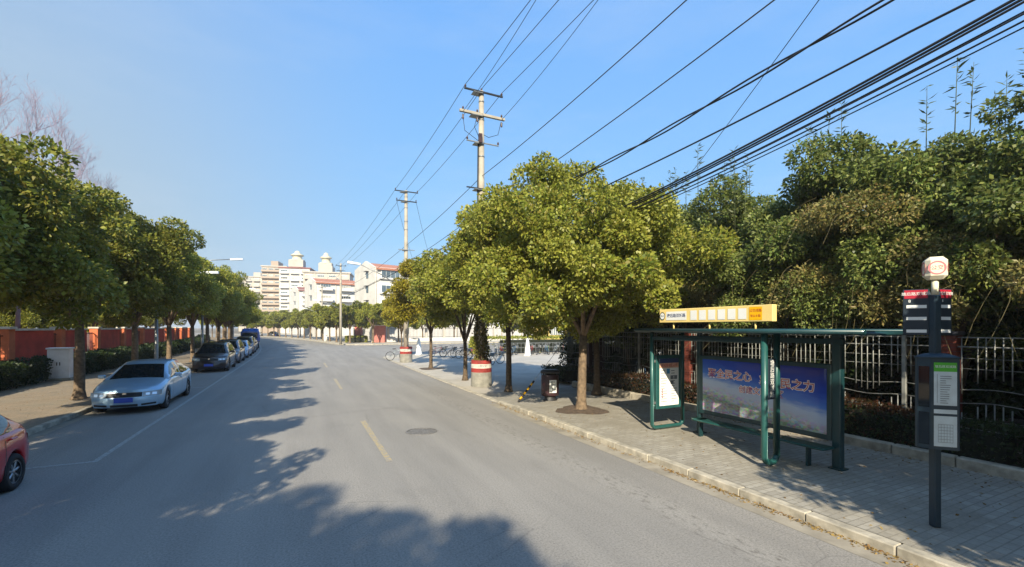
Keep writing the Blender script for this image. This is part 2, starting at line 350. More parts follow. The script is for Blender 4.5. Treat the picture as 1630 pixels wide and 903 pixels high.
# ------------------------------------------------------------------ foliage helpers
def leafverts(P, D, L, W, rng):
    n = len(P); D = D / np.linalg.norm(D, axis=1, keepdims=True)
    a = rng.normal(size=(n, 3)); B = np.cross(D, a); B /= np.linalg.norm(B, axis=1, keepdims=True) + 1e-9
    C = np.cross(D, B)
    L = L * rng.uniform(.55, 1.4, (n, 1)); W = W * rng.uniform(.6, 1.3, (n, 1))
    V = np.stack([P, P + D * L * .45 + B * W + C * L * .06, P + D * L, P + D * L * .45 - B * W + C * L * .06], 1).reshape(-1, 3)
    return V
def clump_leaves(cent, rad, per, L, W, rng, droop=.25, flat=.8):
    Ps = []; Ds = []
    for c, r in zip(cent, rad):
        n = int(per * (r / rad.mean()) ** 2)
        u = rng.normal(size=(n, 3)); u /= np.linalg.norm(u, axis=1, keepdims=True)
        rr = r * rng.uniform(.35, 1.08, (n, 1)) ** .6
        Ps.append(c + u * rr * [1, 1, flat]); d = u + rng.normal(size=(n, 3)) * .7; d[:, 2] -= droop; Ds.append(d)
    P = np.concatenate(Ps); D = np.concatenate(Ds)
    return leafverts(P, D, L, W, rng)
def quads(V): return np.arange(len(V)).reshape(-1, 4)
def crown_clumps(h0, h1, r, n, rng, top=.55, cr=(.45, .8), lobes=.18):
    """clump centres gathered on overlapping limbs' worth of foliage (lobes) that together form a domed crown"""
    cz = h0 + (h1 - h0) * .45; K = max(7, int(n / 8)); L = []
    for i in range(K):                       # lobe centres, evenly spread by the golden angle, then jittered
        t_ = (i + .5) / K; z_ = 1 - 1.75 * t_; a = i * 2.39996 + rng.uniform(-.4, .4); q = math.sqrt(max(0, 1 - z_ * z_)); k = rng.uniform(.60, .86) * (1 + lobes * rng.normal() * .5)
        rz = (h1 - cz) if z_ > 0 else (cz - h0)
        L.append((math.cos(a) * q * r * k, math.sin(a) * q * r * k, cz + z_ * rz * k * .95, r * rng.uniform(.28, .40)))
    out = []
    for i in range(n):
        l = L[i % K]; u = rng.normal(size=3); u /= np.linalg.norm(u)
        if i % 9 == 0: out.append((u[0] * r * .35, u[1] * r * .35, cz + u[2] * (h1 - h0) * .2)); continue
        u[2] = abs(u[2]) * .9 if rng.random() < .35 else u[2]; k = l[3] * rng.uniform(.5, 1.)
        out.append((l[0] + u[0] * k, l[1] + u[1] * k, l[2] + u[2] * k * .85))
    C = np.array(out); rad = rng.uniform(cr[0], cr[1], n); return C, rad
def make_tree(name, loc, h0, h1, r, tr, n, per, L, W, seed, leaf, bark, label, cat='tree', group=None, fork=2.2, lean=0, twigs=True, cr=(.3, .58), rzz=0):
    rng = np.random.default_rng(seed); t = empty(name, loc, rzz, label, cat, group)
    C, rad = crown_clumps(h0, h1, r, n, rng, cr=cr)
    V = clump_leaves(C, rad, per, L, W, rng)
    npmesh('crown', V, quads(V), M[leaf], t)
    b = MB(); z = fork; pts = [(0, 0, -.05), (0, 0, .08), (.01, 0, .3), (.02 + lean * .4, .02, z * .6), (lean, .03, z)]
    b.tube(pts, [tr * 1.9, tr * 1.45, tr * 1.1, tr * .95, tr * .85], M[bark], 10)
    top = Vector((lean, .03, z)); idx = rng.choice(n, min(n, 9 if twigs else 5), replace=False)
    k = max(3, min(5, n // 10)); mains = []
    for i in range(k):
        a = 6.283 * i / k + rng.uniform(-.4, .4); e = Vector((math.cos(a) * r * .42, math.sin(a) * r * .42, h0 + (h1 - h0) * rng.uniform(.35, .6)))
        mid = top.lerp(e, .45) + Vector((0, 0, .15)); mains.append((mid, e))
        b.tube([top - Vector((0, 0, .1)), mid, e], [tr * .62, tr * .42, tr * .2], M[bark], 6)
    b.tube([top, (lean * .5, 0, h0 + (h1 - h0) * .75)], [tr * .6, tr * .15], M[bark], 6)
    if twigs:
        for j, i in enumerate(rng.choice(n, min(n, 40), replace=False)):
            p = Vector(C[i]); m_, e = min(mains, key=lambda q: (q[1] - p).length); s_ = m_.lerp(e, rng.uniform(.2, 1))
            b.tube([s_, s_.lerp(p, .5) + Vector((0, 0, -.08)), p], [tr * .2, tr * .13, tr * .05], M[bark], 4, caps=False)
    b.build('trunk', t); return t

# ------------------------------------------------------------------ ground, road, pavements
def sheet(name, rows, z, mat, kind='structure'):
    V = []; F = []
    for i, (xa, xb, y) in enumerate(rows):
        V += [(xa, y, z if not callable(z) else z(y)), (xb, y, z if not callable(z) else z(y))]
        if i: F.append((2 * i - 2, 2 * i - 1, 2 * i + 1, 2 * i))
    b = MB(); b.add(V, F, mat); return tag(b.build(name), kind=kind)
b = MB(); b.add([(-900, -300, -.03), (900, -300, -.03), (900, 1500, -.03), (-900, 1500, -.03)], [(0, 1, 2, 3)], M['ground']); tag(b.build('ground'), kind='structure')
YS = [-45, 0, 20, 40] + list(range(44, 300, 4))
KL, KR = -5.85, 6.08                            # kerb faces
sheet('road', [(KL - .1 + off(y), KR + 1.0 + off(y), y) for y in YS], 0, M['asphalt'])
b = MB(); b.add([(6.9, 39, .004 - .006), (120, 34, -.002), (120, 72, -.002), (5.0, 70, -.002)], [(0, 1, 2, 3)], M['asphalt']); tag(b.build('side_road'), kind='structure')
RP = .12
# left pavement and kerb
sheet('pavement_left', [(-40 + off(y), KL - .16 + off(y), y) for y in YS], RP - .004, M['pave_l'])
def kerb(name, path, side, h=RP, w_=.16, seg=1.0, hf=None):
    """kerb stones along a polyline of (x, y); side = +1 stones lie to the +normal side"""
    b = MB(); P = [Vector((x, y, 0)) for x, y in path]
    rnd = random.Random(5)
    for p, q in zip(P[:-1], P[1:]):
        n = max(1, round((q - p).length / seg)); d = (q - p).normalized(); nn = Vector((d.y, -d.x, 0)) * side; L = (q - p).length / n
        for i in range(n):
            o = p + d * L * i; hh = (hf(o.y) if hf else h) + rnd.uniform(-.004, .004)
            T = Matrix(((d.x, nn.x, 0, o.x), (d.y, nn.y, 0, o.y), (0, 0, 1, 0), (0, 0, 0, 1)))
            b.box(.002, L - .002, rnd.uniform(-.006, .006), w_, -.05, hh, M['kerb'], .014, T)
    return tag(b.build(name, recalc=True), kind='structure')
kerb('kerb_left', [(KL + off(y), y) for y in [-30, 0, 40] + list(range(44, 200, 4))], -1)
# right pavement (raised by the shelter, flush further on), then the open plaza
def hr(y): return RP if y < 11.5 else (RP - (RP - .03) * min(1, (y - 11.5) / 2.2))
kerb('kerb_right', [(KR, -30), (KR, 11.5), (KR, 13.7)], 1, hf=hr)
kerb('kerb_plaza', [(KR, 13.7), (KR + .1, 30), (KR + .25, 38.5), (KR + .8, 40.4), (KR + 2.2, 41.6), (11, 42.4), (30, 44)], 1, h=.03, w_=.2)
def strip(name, xa, xb, ys, zf, mat): return sheet(name, [(xa, xb, y) for y in ys], zf, mat)
strip('pavement_right', KR + .16, 10.55, [-45, 11.5, 13.7, 16.0], lambda y: hr(y) - .004, M['pave_r'])
b = MB(); b.add([(KR + .2, 16, .024), (60, 16, .024), (60, 46, .024), (30, 43.8, .024), (11, 42.2, .024), (8.3, 41.4, .024), (7.0, 40.2, .024), (6.45, 38.4, .024), (6.3, 30, .024)],
          [tuple(range(9))], M['plaza']); tag(b.build('plaza'), kind='structure')
# far right pavement beyond the side street
pf = [(30, 67.5), (14, 66.8), (9.5, 66.2), (7, 67), (5.3, 69), (4.6, 72)] + [(KR + off(y), y) for y in range(76, 200, 4)]
kerb('kerb_far', pf, 1)
b = MB(); pv = [(x + .15, y + .15, RP - .004) for x, y in pf] + [(60, 200, RP - .004), (60, 67.7, RP - .004)]
b.add(pv, [tuple(range(len(pv)))], M['plaza']); tag(b.build('pavement_far'), kind='structure')
# planting bed on the right
b = MB(); b.add([(10.6, -20, .10), (45, -20, .10), (45, 15.9, .10), (10.6, 15.9, .10)], [(0, 1, 2, 3)], M['soil']); tag(b.build('planting_bed_ground'), kind='structure')
b = MB()
for i in range(36): b.box(10.45, 10.65, -18 + i * .94 + .008, -18 + (i + 1) * .94 - .008, .05, .3, M['kerb'], .02)
tag(b.build('planting_bed_kerb', recalc=True), kind='structure')
sheet('gutter_strip', [(KR - .36, KR, y) for y in (-45, 13.7)], .004, M['gutter'])
sheet('gutter_strip', [(KL + off(y), KL + .3 + off(y), y) for y in YS], .004, M['gutter'])
# painted lines
def line(name, quads_, mat, z=.004):
    b = MB()
    for q in quads_: b.add([(x, y, z) for x, y in q], [(0, 1, 2, 3)], mat)
    return tag(b.build(name), kind='structure')
cx = 1.56; line('centre_line', [[(cx - .055 + off(y0), y0), (cx + .055 + off(y0), y0), (cx + .07 + off(y0 + 4.1), y0 + 4.1), (cx - .07 + off(y0 + 4.1), y0 + 4.1)] for y0 in (8.7, 19.7, 30.7, 76, 87, 98, 109, 120, 131)], M['yellow_line'])
pl = []; px_ = -3.58
ysl = [11.1] + list(range(14, 44, 6)) + list(range(44, 90, 4))
for a, c in zip(ysl[:-1], ysl[1:]): pl.append([(px_ - .05 + off(a), a), (px_ + .05 + off(a), a), (px_ + .05 + off(c), c), (px_ - .05 + off(c), c)])
for y in (11.1, 22.9, 29.2, 35.4, 41.6, 48.6): pl.append([(KL + .1 + off(y), y), (px_ - .055 + off(y), y), (px_ - .055 + off(y), y + .1), (KL + .1 + off(y), y + .1)])
line('parking_line', pl, M['white_line'])
M['tar'] = plain('tar_seal', c3('817d78'), .8, var=.15, vs_=5)
_rt = random.Random(21)
for x0, y0, dx, dy, n_ in ((.3, 14, .7, .1, 9), (4.0, 13, -.5, .5, 10)):
    V = []; x, y = x0, y0
    for k in range(n_): wd = _rt.uniform(.006, .014); V += [(x - dy * wd * 2, y + dx * wd * 2, .003), (x + dy * wd * 2, y - dx * wd * 2, .003)]; x += dx * .55 + _rt.uniform(-.12, .12); y += dy * .55 + _rt.uniform(-.12, .12)
    b = MB(); b.add(V, [(2 * k, 2 * k + 1, 2 * k + 3, 2 * k + 2) for k in range(n_ - 1)], M['tar']); tag(b.build('road_crack_seal'), kind='structure')
# manhole cover
def manhole(x, y, label):
    t = empty('manhole_cover', (x, y, 0), 0, label, 'manhole cover')
    b = MB(); b.lathe([(.0, .008), (.33, .008)], M['iron'], 32, smooth=False)
    for i in range(-4, 5):
        l = math.sqrt(max(0, .3 ** 2 - (i * .07) ** 2))
        if l > .05: b.box(i * .07 - .012, i * .07 + .012, -l, l, .006, .014, M['iron'])
    b.build('lid', t)
    b = MB(); b.lathe([(.345, .004), (.345, .013), (.38, .013), (.39, .003)], M['iron'], 32, smooth=False); b.build('frame', t)
manhole(2.72, 10.85, 'round iron manhole cover in the asphalt beside the yellow centre line')

# fallen leaves and gutter dirt
rng = np.random.default_rng(3)
def litter(name, n, fx, label):
    P = fx(n); D = rng.normal(size=(n, 3)); D[:, 2] = np.abs(D[:, 2]) * .15
    V = leafverts(P, D, .045, .014, rng); V[:, 2] = np.maximum(V[:, 2], P[:, 2].repeat(4) + .001)
    tag(npmesh(name, V, quads(V), M['dryleaf']), label, kind='stuff', cat='leaves')
def f1(n):
    y = rng.uniform(-2, 14, n); y = np.where(rng.random(n) < .5, rng.uniform(-1, 6, n), y); x = KR - np.abs(rng.normal(size=n)) * .07 - .01; return np.stack([x, y, np.full(n, .003)], 1)
litter('fallen_leaves', 1500, f1, 'dry brown fallen leaves collected in the gutter by the bus stop kerb')
def f2(n):
    q_ = rng.random(n) < .45; x = np.where(q_, 10.42 - np.abs(rng.normal(size=n)) * .25, rng.uniform(KR + .2, 10.4, n)); y = rng.uniform(-1, 11.3, n); return np.stack([x, y, np.full(n, RP)], 1)
litter('fallen_leaves', 900, f2, 'sparse dry leaves scattered over the paving round the bus shelter')
def f3(n):
    x = rng.uniform(-10, KL - .2, n); y = rng.uniform(8, 45, n); return np.stack([x, y, np.full(n, RP)], 1)
litter('fallen_leaves', 500, f3, 'dry leaves lying on the left pavement under the trees')

# ------------------------------------------------------------------ bus shelter
def bus_shelter():
    t = empty('bus_shelter', (8.45, 6.1, RP), 0, 'long dark green bus shelter with flat roof, blue advert wall and bench', 'bus shelter')
    X = lambda x: x - 8.45
    Y = lambda y: y - 6.1
    Z = lambda z: z - RP
    G, D = M['teal'], M['teal_dark']
    b = MB()   # roof: slab, front tube, slim beams
    b.box(X(7.25), X(8.75), Y(3.5), Y(8.15), Z(2.515), Z(2.545), D, .008)
    b.tube([(X(7.22), Y(3.45), Z(2.53)), (X(7.22), Y(8.2), Z(2.53))], .04, D, 10)
    b.tube([(X(8.78), Y(3.45), Z(2.53)), (X(8.78), Y(8.2), Z(2.53))], .04, D, 10)
    for y in (3.5, 4.3, 5.2, 6.6, 8.15): b.tube([(X(7.22), Y(y), Z(2.5)), (X(8.78), Y(y), Z(2.5))], .025, D, 8)
    b.build('roof', t)
    b = MB(); b.box(X(8.4), X(8.5), Y(4.35), Y(8.2), Z(2.3), Z(2.4), D, .01); b.box(X(7.57), X(7.65), Y(5.1), Y(8.1), Z(2.3), Z(2.38), D, .01); b.build('beam', t)
    def uframe(x0, x1, y, z1, r, rc, mat0, mat1=None, name='end_frame'):
        pts = [(X(x0), Y(y), Z(z1)), (X(x0), Y(y), Z(RP + rc + .02))]
        for k in range(1, 6): a = R(18 * k); pts.append((X(x0 + rc * (1 - math.cos(a))), Y(y), Z(RP + .02 + rc * (1 - math.sin(a)))))
        for k in range(0, 5): a = R(90 - 18 * k); pts.append((X(x1 - rc * (1 - math.cos(a))), Y(y), Z(RP + .02 + rc * (1 - math.sin(a)))))
        pts += [(X(x1), Y(y), Z(RP + rc + .02)), (X(x1), Y(y), Z(z1))]
        b = MB(); b.tube([(p[0], p[1], p[2] + r) if 1 < i < len(pts) - 2 else p for i, p in enumerate(pts)], r, mat0, 12); return b.build(name, t)
    e = uframe(7.6, 8.6, 8.05, 2.5, .045, .12, G)
    u = uframe(7.36, 7.7, 5.05, 2.5, .055, .15, G, name='front_frame')
    for x, y, s_ in ((8.48, 4.46, .07), (8.48, 7.42, .05)):
        b = MB(); b.box(X(x - s_), X(x + s_), Y(y - s_), Y(y + s_), 0, Z(2.5), D, .012); b.box(X(x - .11), X(x + .11), Y(y - .11), Y(y + .11), 0, .02, D); b.build('post', t)
    # notice case in the end frame
    b = MB(); yb = Y(8.05); b.box(X(7.7), X(8.5), yb - .05, yb + .05, Z(.62), Z(1.92), G, .012); cs = b.build('notice_case', t)
    for z in (.75, 1.75): b = MB(); b.box(X(7.63), X(7.7), yb - .02, yb + .02, Z(z), Z(z + .06), M['galv']); b.build('bracket', cs)
    b = MB(); T = TX((X(8.1), yb - .054, Z(1.27)), (1, 0, 0), (0, 0, 1))
    W_, H_ = .31, .57; b.box(-W_, W_, -H_, H_, -.002, .001, M['white'], T=T)
    def rect(x0, x1, y0, y1, mat, z=.0025): b.add([T @ Vector(p) for p in ((x0, y0, z), (x1, y0, z), (x1, y1, z), (x0, y1, z))], [(0, 1, 2, 3)], mat)
    rect(-W_, W_, .46, H_, M['ink']); rect(-W_, W_, .34, .46, M['pinkpaper'], .002)
    rr = random.Random(4)
    b.text('双城路地区公告', T @ Matrix.Translation((0, .4, .004)), .075, M['redink'])
    rect(-.08, .02, .2, .32, M['skyblue'])
    for k in range(13):
        y = .27 - k * .062
        rect(-.27, -.27 + rr.uniform(.1, .22), y, y + .014, M['greyink']); rect(.06, .06 + rr.uniform(.1, .2), y - .01, y + .006, M['greyink'])
    for x, y in ((.04, .06), (.16, .06), (.04, -.06)): rect(x, x + .1, y, y + .09, M['greyink'], .003)
    for k in range(4): rect(-.24, -.21, -.2 - k * .06, -.17 - k * .06, M['redink'], .003)
    b.build('poster', cs)
    # advertisement
    b = MB(); b.box(X(8.40), X(8.50), Y(4.53), Y(7.37), Z(.6), Z(1.95), D, .012); fr = b.build('advert_frame', t)
    T = TX((X(8.395), Y(5.93), Z(1.28)), (0, -1, 0), (0, 0, 1))
    b = MB(); W_, H_ = 1.33, .585; b.add([T @ Vector(p) for p in ((-W_, -H_, 0), (W_, -H_, 0), (W_, H_, 0), (-W_, H_, 0))], [(0, 1, 2, 3)], M['advert'])
    for txt, x, y, s_ in (('聚全民之心', -.64, .27, .215), ('聚全民之力', .6, .22, .215), ('创建文明城区', .08, .0, .16)):
        b.text(txt, T @ Matrix.Translation((x, y, .002)), s_, M['whiteglow'], bold=.012)
        b.text(txt, T @ Matrix.Translation((x, y, .004)), s_, M['adred'], bold=-.0005)
    b.build('advert_panel', fr)
    # vertical name plate between the two tubes
    T = TX((X(7.53), Y(5.05) - .03, Z(1.68)), (1, 0, 0), (0, 0, 1))
    b = MB(); b.box(-.10, .10, -.36, .36, -.04, 0, M['navy'], .006, T=T)
    for i, ch in enumerate('塘后路双城路'): b.text(ch, T @ Matrix.Translation((0, .28 - i * .112, .003)), .115, M['white'])
    b.build('name_plate', t)
    # bench
    b = MB(); b.box(X(8.04), X(8.38), Y(4.45), Y(7.2), Z(.475), Z(.52), G, .02); b.lathe([(.0, Z(.475)), (.17, Z(.475)), (.17, Z(.52)), (0, Z(.52))], G, 20, X(8.21), Y(7.2)); bn = b.build('bench', t)
    for y in (4.8, 7.15): b = MB(); b.box(X(8.16), X(8.26), Y(y) - .02, Y(y) + .02, 0, Z(.475), D); b.build('leg', bn)
    # yellow route board on the roof
    b = MB(); b.box(X(7.42), X(7.54), Y(4.94), Y(7.62), Z(2.70), Z(3.0), M['sign_yellow'], .008); sb = b.build('sign_box', t)
    for y in (5.3, 6.3, 7.25): b = MB(); b.tube([(X(7.48), Y(y), Z(2.54)), (X(7.48), Y(y), Z(2.71))], .018, M['sign_yellow'], 8); b.build('sign_post', t)
    T = TX((X(7.415), Y(6.28), Z(2.85)), (0, -1, 0), (0, 0, 1)); b = MB()
    def rc(x0, x1, y0, y1, mat, z=.001): b.add([T @ Vector(p) for p in ((x0, y0, z), (x1, y0, z), (x1, y1, z), (x0, y1, z))], [(0, 1, 2, 3)], mat)
    rc(-1.13, -.55, -.095, .095, M['white']); b.text('塘后路双城路', T @ Matrix.Translation((-.84, 0, .004)), .088, M['ink'], bold=.001)
    for k in range(6): rc(-.45 + k * .225, -.45 + k * .225 + .17, -.1, .1, M['white'])
    rc(.9, 1.15, -.12, .12, M['sign_orange']); b.text('公交线路', T @ Matrix.Translation((1.025, .05, .004)), .06, M['redink']); b.text('宝山 8 路', T @ Matrix.Translation((1.025, -.045, .004)), .05, M['redink'])
    n = 24; 
    for r0, r1, mt, z in ((0, .09, M['white'], .002), (.072, .09, M['bluegrey'], .004)):
        vs_ = [T @ Vector((-1.24 + r_ * .9 * math.cos(6.2832 * k / n), r_ * math.sin(6.2832 * k / n), z)) for r_ in (r0, r1) for k in range(n)]
        b.add(vs_, [(k, (k + 1) % n, n + (k + 1) % n, n + k) for k in range(n)], mt)
    b.text('BUS', T @ Matrix.Translation((-1.24, 0, .005)), .05, M['bluegrey'])
    b.build('sign_face', sb)
M['pinkpaper'] = plain('pink_print', c3('d8a890'), .5, var=.2, vs_=14); M['skyblue'] = plain('blue_print', c3('3c8fc0'), .5)
M['whiteglow'] = plain('white_outline', c3('f2e6e0'), .4); M['adred'] = plain('advert_red', c3('b82a2a'), .4)
def advert():
    m, t, b = nodes('printed_city_advert'); co = coord(t, kind='Object'); sp = t.nodes.new('ShaderNodeSeparateXYZ'); t.links.new(co, sp.inputs[0])
    # height above the panel foot, tilted so the printed skyline runs diagonally
    a = N(t, 'ShaderNodeMath', _operation='MULTIPLY_ADD'); t.links.new(sp.outputs[1], a.inputs[0]); a.inputs[1].default_value = -.16; t.links.new(sp.outputs[2], a.inputs[2])
    wob = noise(t, coord(t, (1, 2.2, 9)), 1.2, 5); 
    ad = N(t, 'ShaderNodeMath', _operation='MULTIPLY_ADD'); t.links.new(wob, ad.inputs[0]); ad.inputs[1].default_value = .25; t.links.new(a.outputs[0], ad.inputs[2])
    mr = N(t, 'ShaderNodeMapRange', From_Min=.62, From_Max=2.15); t.links.new(ad.outputs[0], mr.inputs[0])
    sky_ = ramp(t, mr.outputs[0], [(.0, c3('a5a2aa')), (.16, c3('76857c')), (.26, c3('b4b6c0')), (.40, c3('b7c6de')), (.5, c3('4a7cd0')), (.68, c3('2148b8')), (1., c3('221f7c'))])
    vo = N(t, 'ShaderNodeTexVoronoi', Scale=9); t.links.new(coord(t, (1, 2, 3)), vo.inputs['Vector'])
    city = mix(t, .45, sky_, vo.outputs['Color'], 'OVERLAY')
    f = ramp(t, mr.outputs[0], [(.22, .85), (.36, 0.0)])
    t.links.new(mix(t, f, sky_, city), b.inputs['Base Color']); b.inputs['Roughness'].default_value = .25; b.inputs['Coat Weight'].default_value = .5; return m
M['advert'] = advert()
bus_shelter()

# ------------------------------------------------------------------ bus stop post
def bus_stop():
    t = empty('bus_stop_post', (7.12, 2.65, RP), 0, 'tall slate bus stop pole with timetable case, route boards and ivory top box', 'bus stop')
    z0 = RP; B = M['bluegrey']
    b = MB(); b.box(-.045, .045, -.045, .045, 0, 3.0 - z0, B, .012, T=Matrix.Rotation(R(-25), 4, 'Z')); b.tube([(0, 0, 3.0 - z0), (0, 0, 3.2 - z0)], .035, M['ivory'], 10); b.build('pole', t)
    # top box, a slightly tilted cube with faded round emblems on its faces
    Rz = Matrix.Rotation(R(-58), 4, 'Z'); b = MB(); b.box(-.105, .105, -.105, .105, 3.19 - z0, 3.47 - z0, M['ivory'], .045, T=Rz); tb = b.build('top_box', t, recalc=True)
    for ang in (0, 90, 180, 270):
        b = MB(); T = Matrix.Rotation(R(-58 + ang), 4, 'Z') @ TX((0, -.107, 3.33 - z0), (1, 0, 0), (0, 0, 1))
        n = 28; rings = [(.068, .084)]
        for r0, r1 in rings:
            vs_ = [T @ Vector((r_ * math.cos(6.2832 * k / n), r_ * math.sin(6.2832 * k / n), .001)) for r_ in (r0, r1) for k in range(n)]
            b.add(vs_, [(k, (k + 1) % n, n + (k + 1) % n, n + k) for k in range(n)], M['pinkred'])
        b.text('公交', T @ Matrix.Translation((0, 0, .003)), .06, M['pinkred']); b.build('emblem', tb)
    # route boards
    def flag(ang, x0, x1, name='route_board'):
        Tm = Matrix.Rotation(R(ang), 4, 'Z'); b = MB(); b.box(x0, x1, -.012, .012, 2.5 - z0, 3.08 - z0, M['navy'], .006, T=Tm)
        for sgn in (-1, 1):
            T = Tm @ TX(((x0 + x1) / 2, sgn * .014, 0), (-sgn, 0, 0), (0, 0, 1)); hw = (x1 - x0) / 2 - .015
            def rc(xa, xb, za, zb, mat, z=.0005): b.add([T @ Vector(p) for p in ((xa, za - z0, z), (xb, za - z0, z), (xb, zb - z0, z), (xa, zb - z0, z))], [(0, 1, 2, 3)], mat)
            rc(-hw, hw, 2.965, 3.07, M['signred']); b.text('塘后路双城路', T @ Matrix.Translation((0, 3.02 - z0, .003)), .046, M['white'])
            b.text('8', T @ Matrix.Translation((-hw + .05, 2.93 - z0, .003)), .05, M['white'])
            for z in (2.84, 2.69, 2.53): rc(-hw + .02, hw - .01, z, z + .04, M['white'])
        return b.build(name, t)
    flag(112, .05, .30); flag(-8, .05, .30)
    # timetable case: three-sided with a domed lid
    k = MB(); poly = [(.20, -.14), (.20, .06), (.0, .2), (-.20, .1), (-.22, -.06), (-.06, -.19), (.12, -.19)]
    Tm = Matrix.Rotation(R(-46), 4, 'Z')
    poly = [(-.10, -.14), (.17, -.14), (.19, -.11), (.08, .15), (-.07, .15), (-.21, -.03), (-.205, -.065)]
    k.prism(poly, 1.11 - z0, 2.22 - z0, B, Tm); case = k.build('timetable_case', t, recalc=True)
    b = MB(); n = len(poly)
    vs_ = [Tm @ Vector((x * s_, y * s_, z)) for s_, z in ((1.05, 2.22 - z0), (1.05, 2.235 - z0), (.6, 2.27 - z0), (.2, 2.285 - z0)) for x, y in poly]
    b.add(vs_, [(i * n + j, i * n + (j + 1) % n, (i + 1) * n + (j + 1) % n, (i + 1) * n + j) for i in range(3) for j in range(n)] + [tuple(range(3 * n, 4 * n)), tuple(range(n))[::-1]], M['bluegrey'], True); b.build('lid', case)
    T = Tm @ TX((.037, -.143, 0), (1, 0, 0), (0, 0, 1)); b = MB()
    def rc(xa, xb, za, zb, mat, z=0): b.add([T @ Vector(p) for p in ((xa, za - z0, z), (xb, za - z0, z), (xb, zb - z0, z), (xa, zb - z0, z))], [(0, 1, 2, 3)], mat)
    rc(-.11, .11, 2.06, 2.17, M['signgreen']); rc(-.11, .11, 1.65, 2.06, M['paper']); rc(-.11, .11, 1.55, 1.60, M['paper']); rc(-.11, .11, 1.15, 1.52, M['paper'])
    b.text('塘后路双城路', T @ Matrix.Translation((0, 2.12 - z0, .003)), .034, M['white'])
    rr = random.Random(2)
    for i in range(13): rc(-.05, -.05 + rr.uniform(.05, .11), 2.0 - i * .027, 2.008 - i * .027, M['greyink'], .002)
    rc(-.08, -.076, 1.68, 2.03, M['greyink'], .002)
    for i in range(6): rc(-.07 + i * .028, -.067 + i * .028, 1.2, 1.42, M['greyink'], .002)
    for i in range(7): rc(-.07, .07, 1.2 + i * .036, 1.204 + i * .036, M['greyink'], .002)
    b.build('timetable', case)
    T = Tm @ TX((-.152, -.104, 0), (.105, -.075, 0), (0, 0, 1)); b = MB()
    for za, zb in ((1.62, 2.12), (1.16, 1.56)): b.add([T @ Vector(p) for p in ((-.05, za - z0, .003), (.05, za - z0, .003), (.05, zb - z0, .003), (-.05, zb - z0, .003))], [(0, 1, 2, 3)], M['carglass'])
    b.build('side_window', case)
bus_stop()

# ------------------------------------------------------------------ litter bin, guy wire
def litter_bin():
    t = empty('litter_bin', (7.85, 13.25, .06), R(-15), 'oval dark brown litter bin with black lid and white notice on its front', 'litter bin')
    b = MB(); b.lathe([(.25, .0), (.25, .04), (.2, .06), (.2, .16)], M['trim'], 24, sy=.75); b.build('foot', t)
    b = MB(); b.lathe([(.2, .16), (.30, .16), (.31, .2), (.31, .86), (.3, .88)], M['binbrown'], 32, sy=.75)
    b.build('body', t)
    b = MB(); b.lathe([(.3, .94), (.33, .94), (.34, .98), (.33, 1.03), (.25, 1.06), (0, 1.07)], M['trim'], 32, sy=.75)
    for k in range(4):
        a = R(45 + 90 * k); b.box(.29 * math.cos(a) - .02, .29 * math.cos(a) + .02, .29 * .75 * math.sin(a) - .02, .29 * .75 * math.sin(a) + .02, .87, .95, M['trim'])
    b.build('lid', t)
    T = TX((.04, -.238, .5), (1, .02, 0), (0, 0, 1)); b = MB(); b.box(-.125, .125, -.22, .22, -.01, .0, M['white'], T=T)
    b.text('禁止\n张贴', T @ Matrix.Translation((0, .1, .003)), .085, M['greyink'])
    for i in range(4): b.box(-.09, .09, -.06 - i * .035, -.05 - i * .035, 0, .002, M['greyink'], T=T)
    b.build('notice', t)
litter_bin()
def guy():
    a = Vector((6.62, 13.35, .03)); e = Vector((12.0, 14.4, 5.2)); d = (e - a)
    t = empty('guy_wire', a, 0, 'thin steel guy wire with yellow and black striped guard beside the bin', 'guy wire')
    b = MB(); b.tube([(0, 0, 0), d], .008, M['galv'], 5); b.build('wire', t)
    b = MB(); L = .95; u = d.normalized()
    for i in range(9): b.tube([u * (.06 + L * i / 9), u * (.06 + L * (i + 1) / 9)], .035, M['sign_orange'] if i % 2 else M['trim'], 10)
    b.build('guard', t)
guy()

# ------------------------------------------------------------------ utility poles and cables
def insul(b, p, up=.14):
    x, y, z = p; b.lathe([(.015, z), (.015, z + .03), (.05, z + .04), (.03, z + .07), (.045, z + .08), (.02, z + up)], M['porcelain'], 8, x, y)
def utility_pole(x, y, label, drum=True, h=12.9, arms=None, extra=None, group='concrete utility poles along the right kerb', base=.03):
    t = empty('utility_pole', (x, y, base), 0, label, 'utility pole', group)
    b = MB(); b.tube([(0, 0, 0), (0, 0, h * .5), (0, 0, h)], [.19, .15, .11], M['concrete'], 14)
    for z in (h - .5, h - 1.3, h - 2.3, h - 2.9, h - 4.4, 4, 6): b.lathe([(.0, z), (.12 + (h - z) * .0062, z), (.125 + (h - z) * .0062, z + .05), (0, z + .05)], M['galv'], 14)
    b.build('shaft', t)
    for (z, x0, x1, th, mt, ins) in arms:
        b = MB(); b.box(x0, x1, -.2, -.2 + th, z, z + th, M[mt], .008); b.box(x0 * .5, .0, -.2, .16, z - .02, z, M['galv']); a = b.build('crossarm', t)
        for xi in ins: b = MB(); insul(b, (xi, -.2 + th / 2, z + th)); b.build('insulator', a)
    if extra: extra(t, h)
    return t
